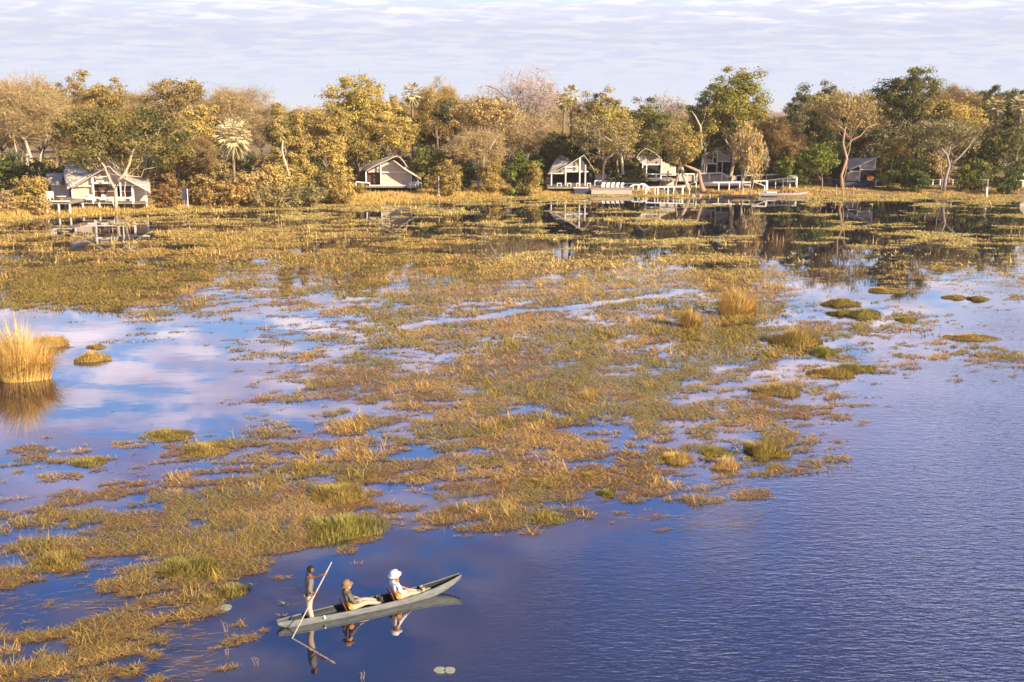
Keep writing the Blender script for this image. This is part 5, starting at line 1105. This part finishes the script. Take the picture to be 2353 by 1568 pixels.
head(pm, (.085, 0, 1.655), (1, -.12, -.03), 'skin_dark', 'hair')
for sg in (1, -1): m_ = MB(); m_.tube([(-.07 + .06 * (sg < 0), sg * .115, .04), (.06 + .06 * (sg < 0), sg * .12, .045), (.20 + .06 * (sg < 0), sg * .13, .03)], [.045, .05, .03], 8); m_.build('shoe', M['shoe'], pm, local=True, smooth=True)
a = pm.location + Matrix.Rotation(BH, 3, 'Z') @ RH; b2 = pm.location + Matrix.Rotation(BH, 3, 'Z') @ LH; dv = (b2 - a).normalized()
top = P(770, 1291, 28.75); bot = G(668, 1470, 0.0)
# the pole passes through both hands
pt = a + dv * 1.02; pb = a - dv * (a.z + .25) / dv.z
m_ = MB(); m_.tube([pb, a, b2, pt], [.019, .021, .021, .021], 10); o = m_.build('punting_pole', M['deck_pale'], smooth=True); tag(o, 'long pale pole held by the standing person and dipped in the water', 'pole')

def backrest_seat(s, label):
    e = empty('wooden_seat', onboat(s, 0, .02), label, 'seat', 'wooden seats in the canoe', BH)
    m_ = MB(); m_.box((-.05, -.20, 0), (.34, .20, .05)); m_.build('seat', M['seat_wood'], e, local=True, bevel=.01)
    m_ = MB(); m_.prism([(-.08, -.21, .02), (-.08, .21, .02), (-.24, .20, .42), (-.24, -.20, .42)], (.03, 0, .01)); m_.build('backrest', M['seat_wood'], e, local=True, bevel=.01)
    m_ = MB(); m_.lathe((-.02, -.33, .30), [(.005, 0), (.075, .004), (.085, .02), (.085, .40), (.075, .416), (.005, .42)], 18, Matrix.Rotation(-math.pi / 2, 3, 'X')); m_.build('cushion', M['log_end'], e, local=True, smooth=True)
    return e
def sitter(s, label, shirt, leg_y, knee, long_sleeve=True, feet=1.0, lean=.12):
    e = empty('person', onboat(s, 0, .07), label, 'person', None, BH); e.scale = (1.07, 1.07, 1.07); L0 = lean
    ch = [[(0, 0, .10, .08), (-L0 * .4, 0, .30, (.09, .08)), (-L0 * .8, 0, .47, (.10, .08)), (-L0, 0, .56, .07), (-L0, 0, .63, .052), (-L0 + .01, 0, .70, .05)]]
    sk_t = M['skin_tan']; hands = []
    for sg in (1, -1):
        ch.append([(0, 0, .10, .08), (.03, sg * .09, .11, .065), (.43 * feet, sg * leg_y, knee, .060), (.82 * feet, sg * leg_y * .9, .07, .042), (.88 * feet, sg * leg_y * .9, .10, .036), (.90 * feet, sg * leg_y, .21, .03)])
        el = Vector((.02, sg * .27, .33)); wr = Vector((.23, sg * .16, .27)); ch.append([(-L0, 0, .56, .07), (-L0, sg * .17, .545, .045), (*el, .040), (*wr, .027)]); hand(ch, wr, Vector((.5, -sg * .25, -.2)), Vector((.1, .9, 0)), 1 if sg > 0 else 1, grip=False)
    skin('body', sk_t, e, ch, 1)
    sh = [[(.02, 0, .11, (.14, .13)), (-L0 * .4, 0, .30, (.145, .125)), (-L0 * .8, 0, .47, (.15, .125)), (-L0, 0, .59, .125), (-L0, 0, .655, .08)]]
    for sg in (1, -1):
        el = Vector((.02, sg * .27, .33)); wr = Vector((.23, sg * .16, .27)); sh.append([(-L0 * .8, 0, .47, (.15, .125)), (-L0, sg * .18, .555, .082), (*el, .056), (*(el.lerp(wr, .8)), .043)])
    skin('shirt', shirt, e, sh)
    skin('trousers', M['trousers'], e, [[(0, 0, .10, .125), (.05, sg * .09, .12, .10), (.43 * feet, sg * leg_y, knee, .077), (.80 * feet, sg * leg_y * .9, .085, .058)] for sg in (1, -1)])
    for sg in (1, -1): m_ = MB(); m_.tube([(.84 * feet, sg * leg_y * .9, .03), (.88 * feet, sg * leg_y * .9, .10), (.90 * feet, sg * leg_y, .25)], [.045, .05, .035], 8); m_.build('shoe', M['shoe' if feet > .9 else 'trousers'], e, local=True, smooth=True)
    return e, Vector((-L0 + .03, 0, .745))
def hat(e, c, mat, brim, crown_r, tilt=-.25):
    R = Matrix.Rotation(tilt, 3, 'Y'); m_ = MB(); n = 26
    m_.lathe(c, [(brim, .018), (brim * .98, .03), (crown_r * 1.06, .045), (crown_r, .10), (crown_r * .86, .15), (crown_r * .45, .172), (.01, .174)], n, R); m_.build('hat', mat, e, smooth=True, local=True)
backrest_seat(2.20, 'rear wooden seat with orange roll cushion behind the olive shirted person')
p1, hc = sitter(2.28, 'person in olive grey shirt and straw hat seated in the middle of the canoe', M['shirt_olive'], .10, .19)
head(p1, hc, (1, -.05, .02), 'skin_tan', 'hair_red'); hat(p1, hc + Vector((-.01, 0, .035)), M['hat_straw'], .185, .11)
backrest_seat(3.74, 'front wooden seat with orange roll cushion behind the white shirted person')
p2, hc = sitter(3.82, 'person in white shirt and white sun hat seated toward the bow', M['shirt_white'], .09, .17, feet=.85, lean=.10)
head(p2, hc, (1, -.1, .02), 'skin_tan', 'hair_red'); hat(p2, hc + Vector((-.02, 0, .03)), M['shirt_white'], .20, .125)
skin('scarf', M['scarf'], p2, [[(-.12, -.10, .60, .05), (-.03, -.06, .63, .055), (.0, .06, .63, .055), (-.10, .10, .60, .05), (-.16, 0, .56, .05), (-.17, 0, .42, .045), (-.16, -.03, .30, .03)]])
be = empty('cloth_bag', onboat(4.68, .02, .04), 'olive green bag lying in the canoe before the white shirted person', 'bag', None, BH)
m_ = MB(); m_.lathe((0, 0, 0), [(.10, 0), (.20, .04), (.21, .12), (.15, .19), (.05, .21)], 16, Matrix.Diagonal(Vector((1.6, .75, 1))).to_3x3()); m_.build('sack', M['bag'], be, local=True, smooth=True)
m_ = MB(); m_.tube([(-.12, 0, .19), (-.05, 0, .27), (.05, 0, .27), (.12, 0, .19)], .012, 6); m_.build('handle', M['seat_wood'], be, local=True)

# ------------------------------------------------------------------ thin evening haze
m = bpy.data.materials.new('haze_mat'); m.use_nodes = True; t = m.node_tree; t.nodes.clear()
v_ = nd(t, 'ShaderNodeVolumePrincipled'); v_.inputs['Density'].default_value = HAZE; v_.inputs['Color'].default_value = (1.0, 0.93, 0.88, 1); v_.inputs['Anisotropy'].default_value = 0.0
o_ = nd(t, 'ShaderNodeOutputMaterial'); t.links.new(v_.outputs[0], o_.inputs['Volume'])
m_ = MB(); m_.box((-3700, -400, -3), (3700, 6700, 32)); o = m_.build('haze', m); tag(o, kind='stuff'); o['label'] = 'thin warm evening haze over the lagoon'
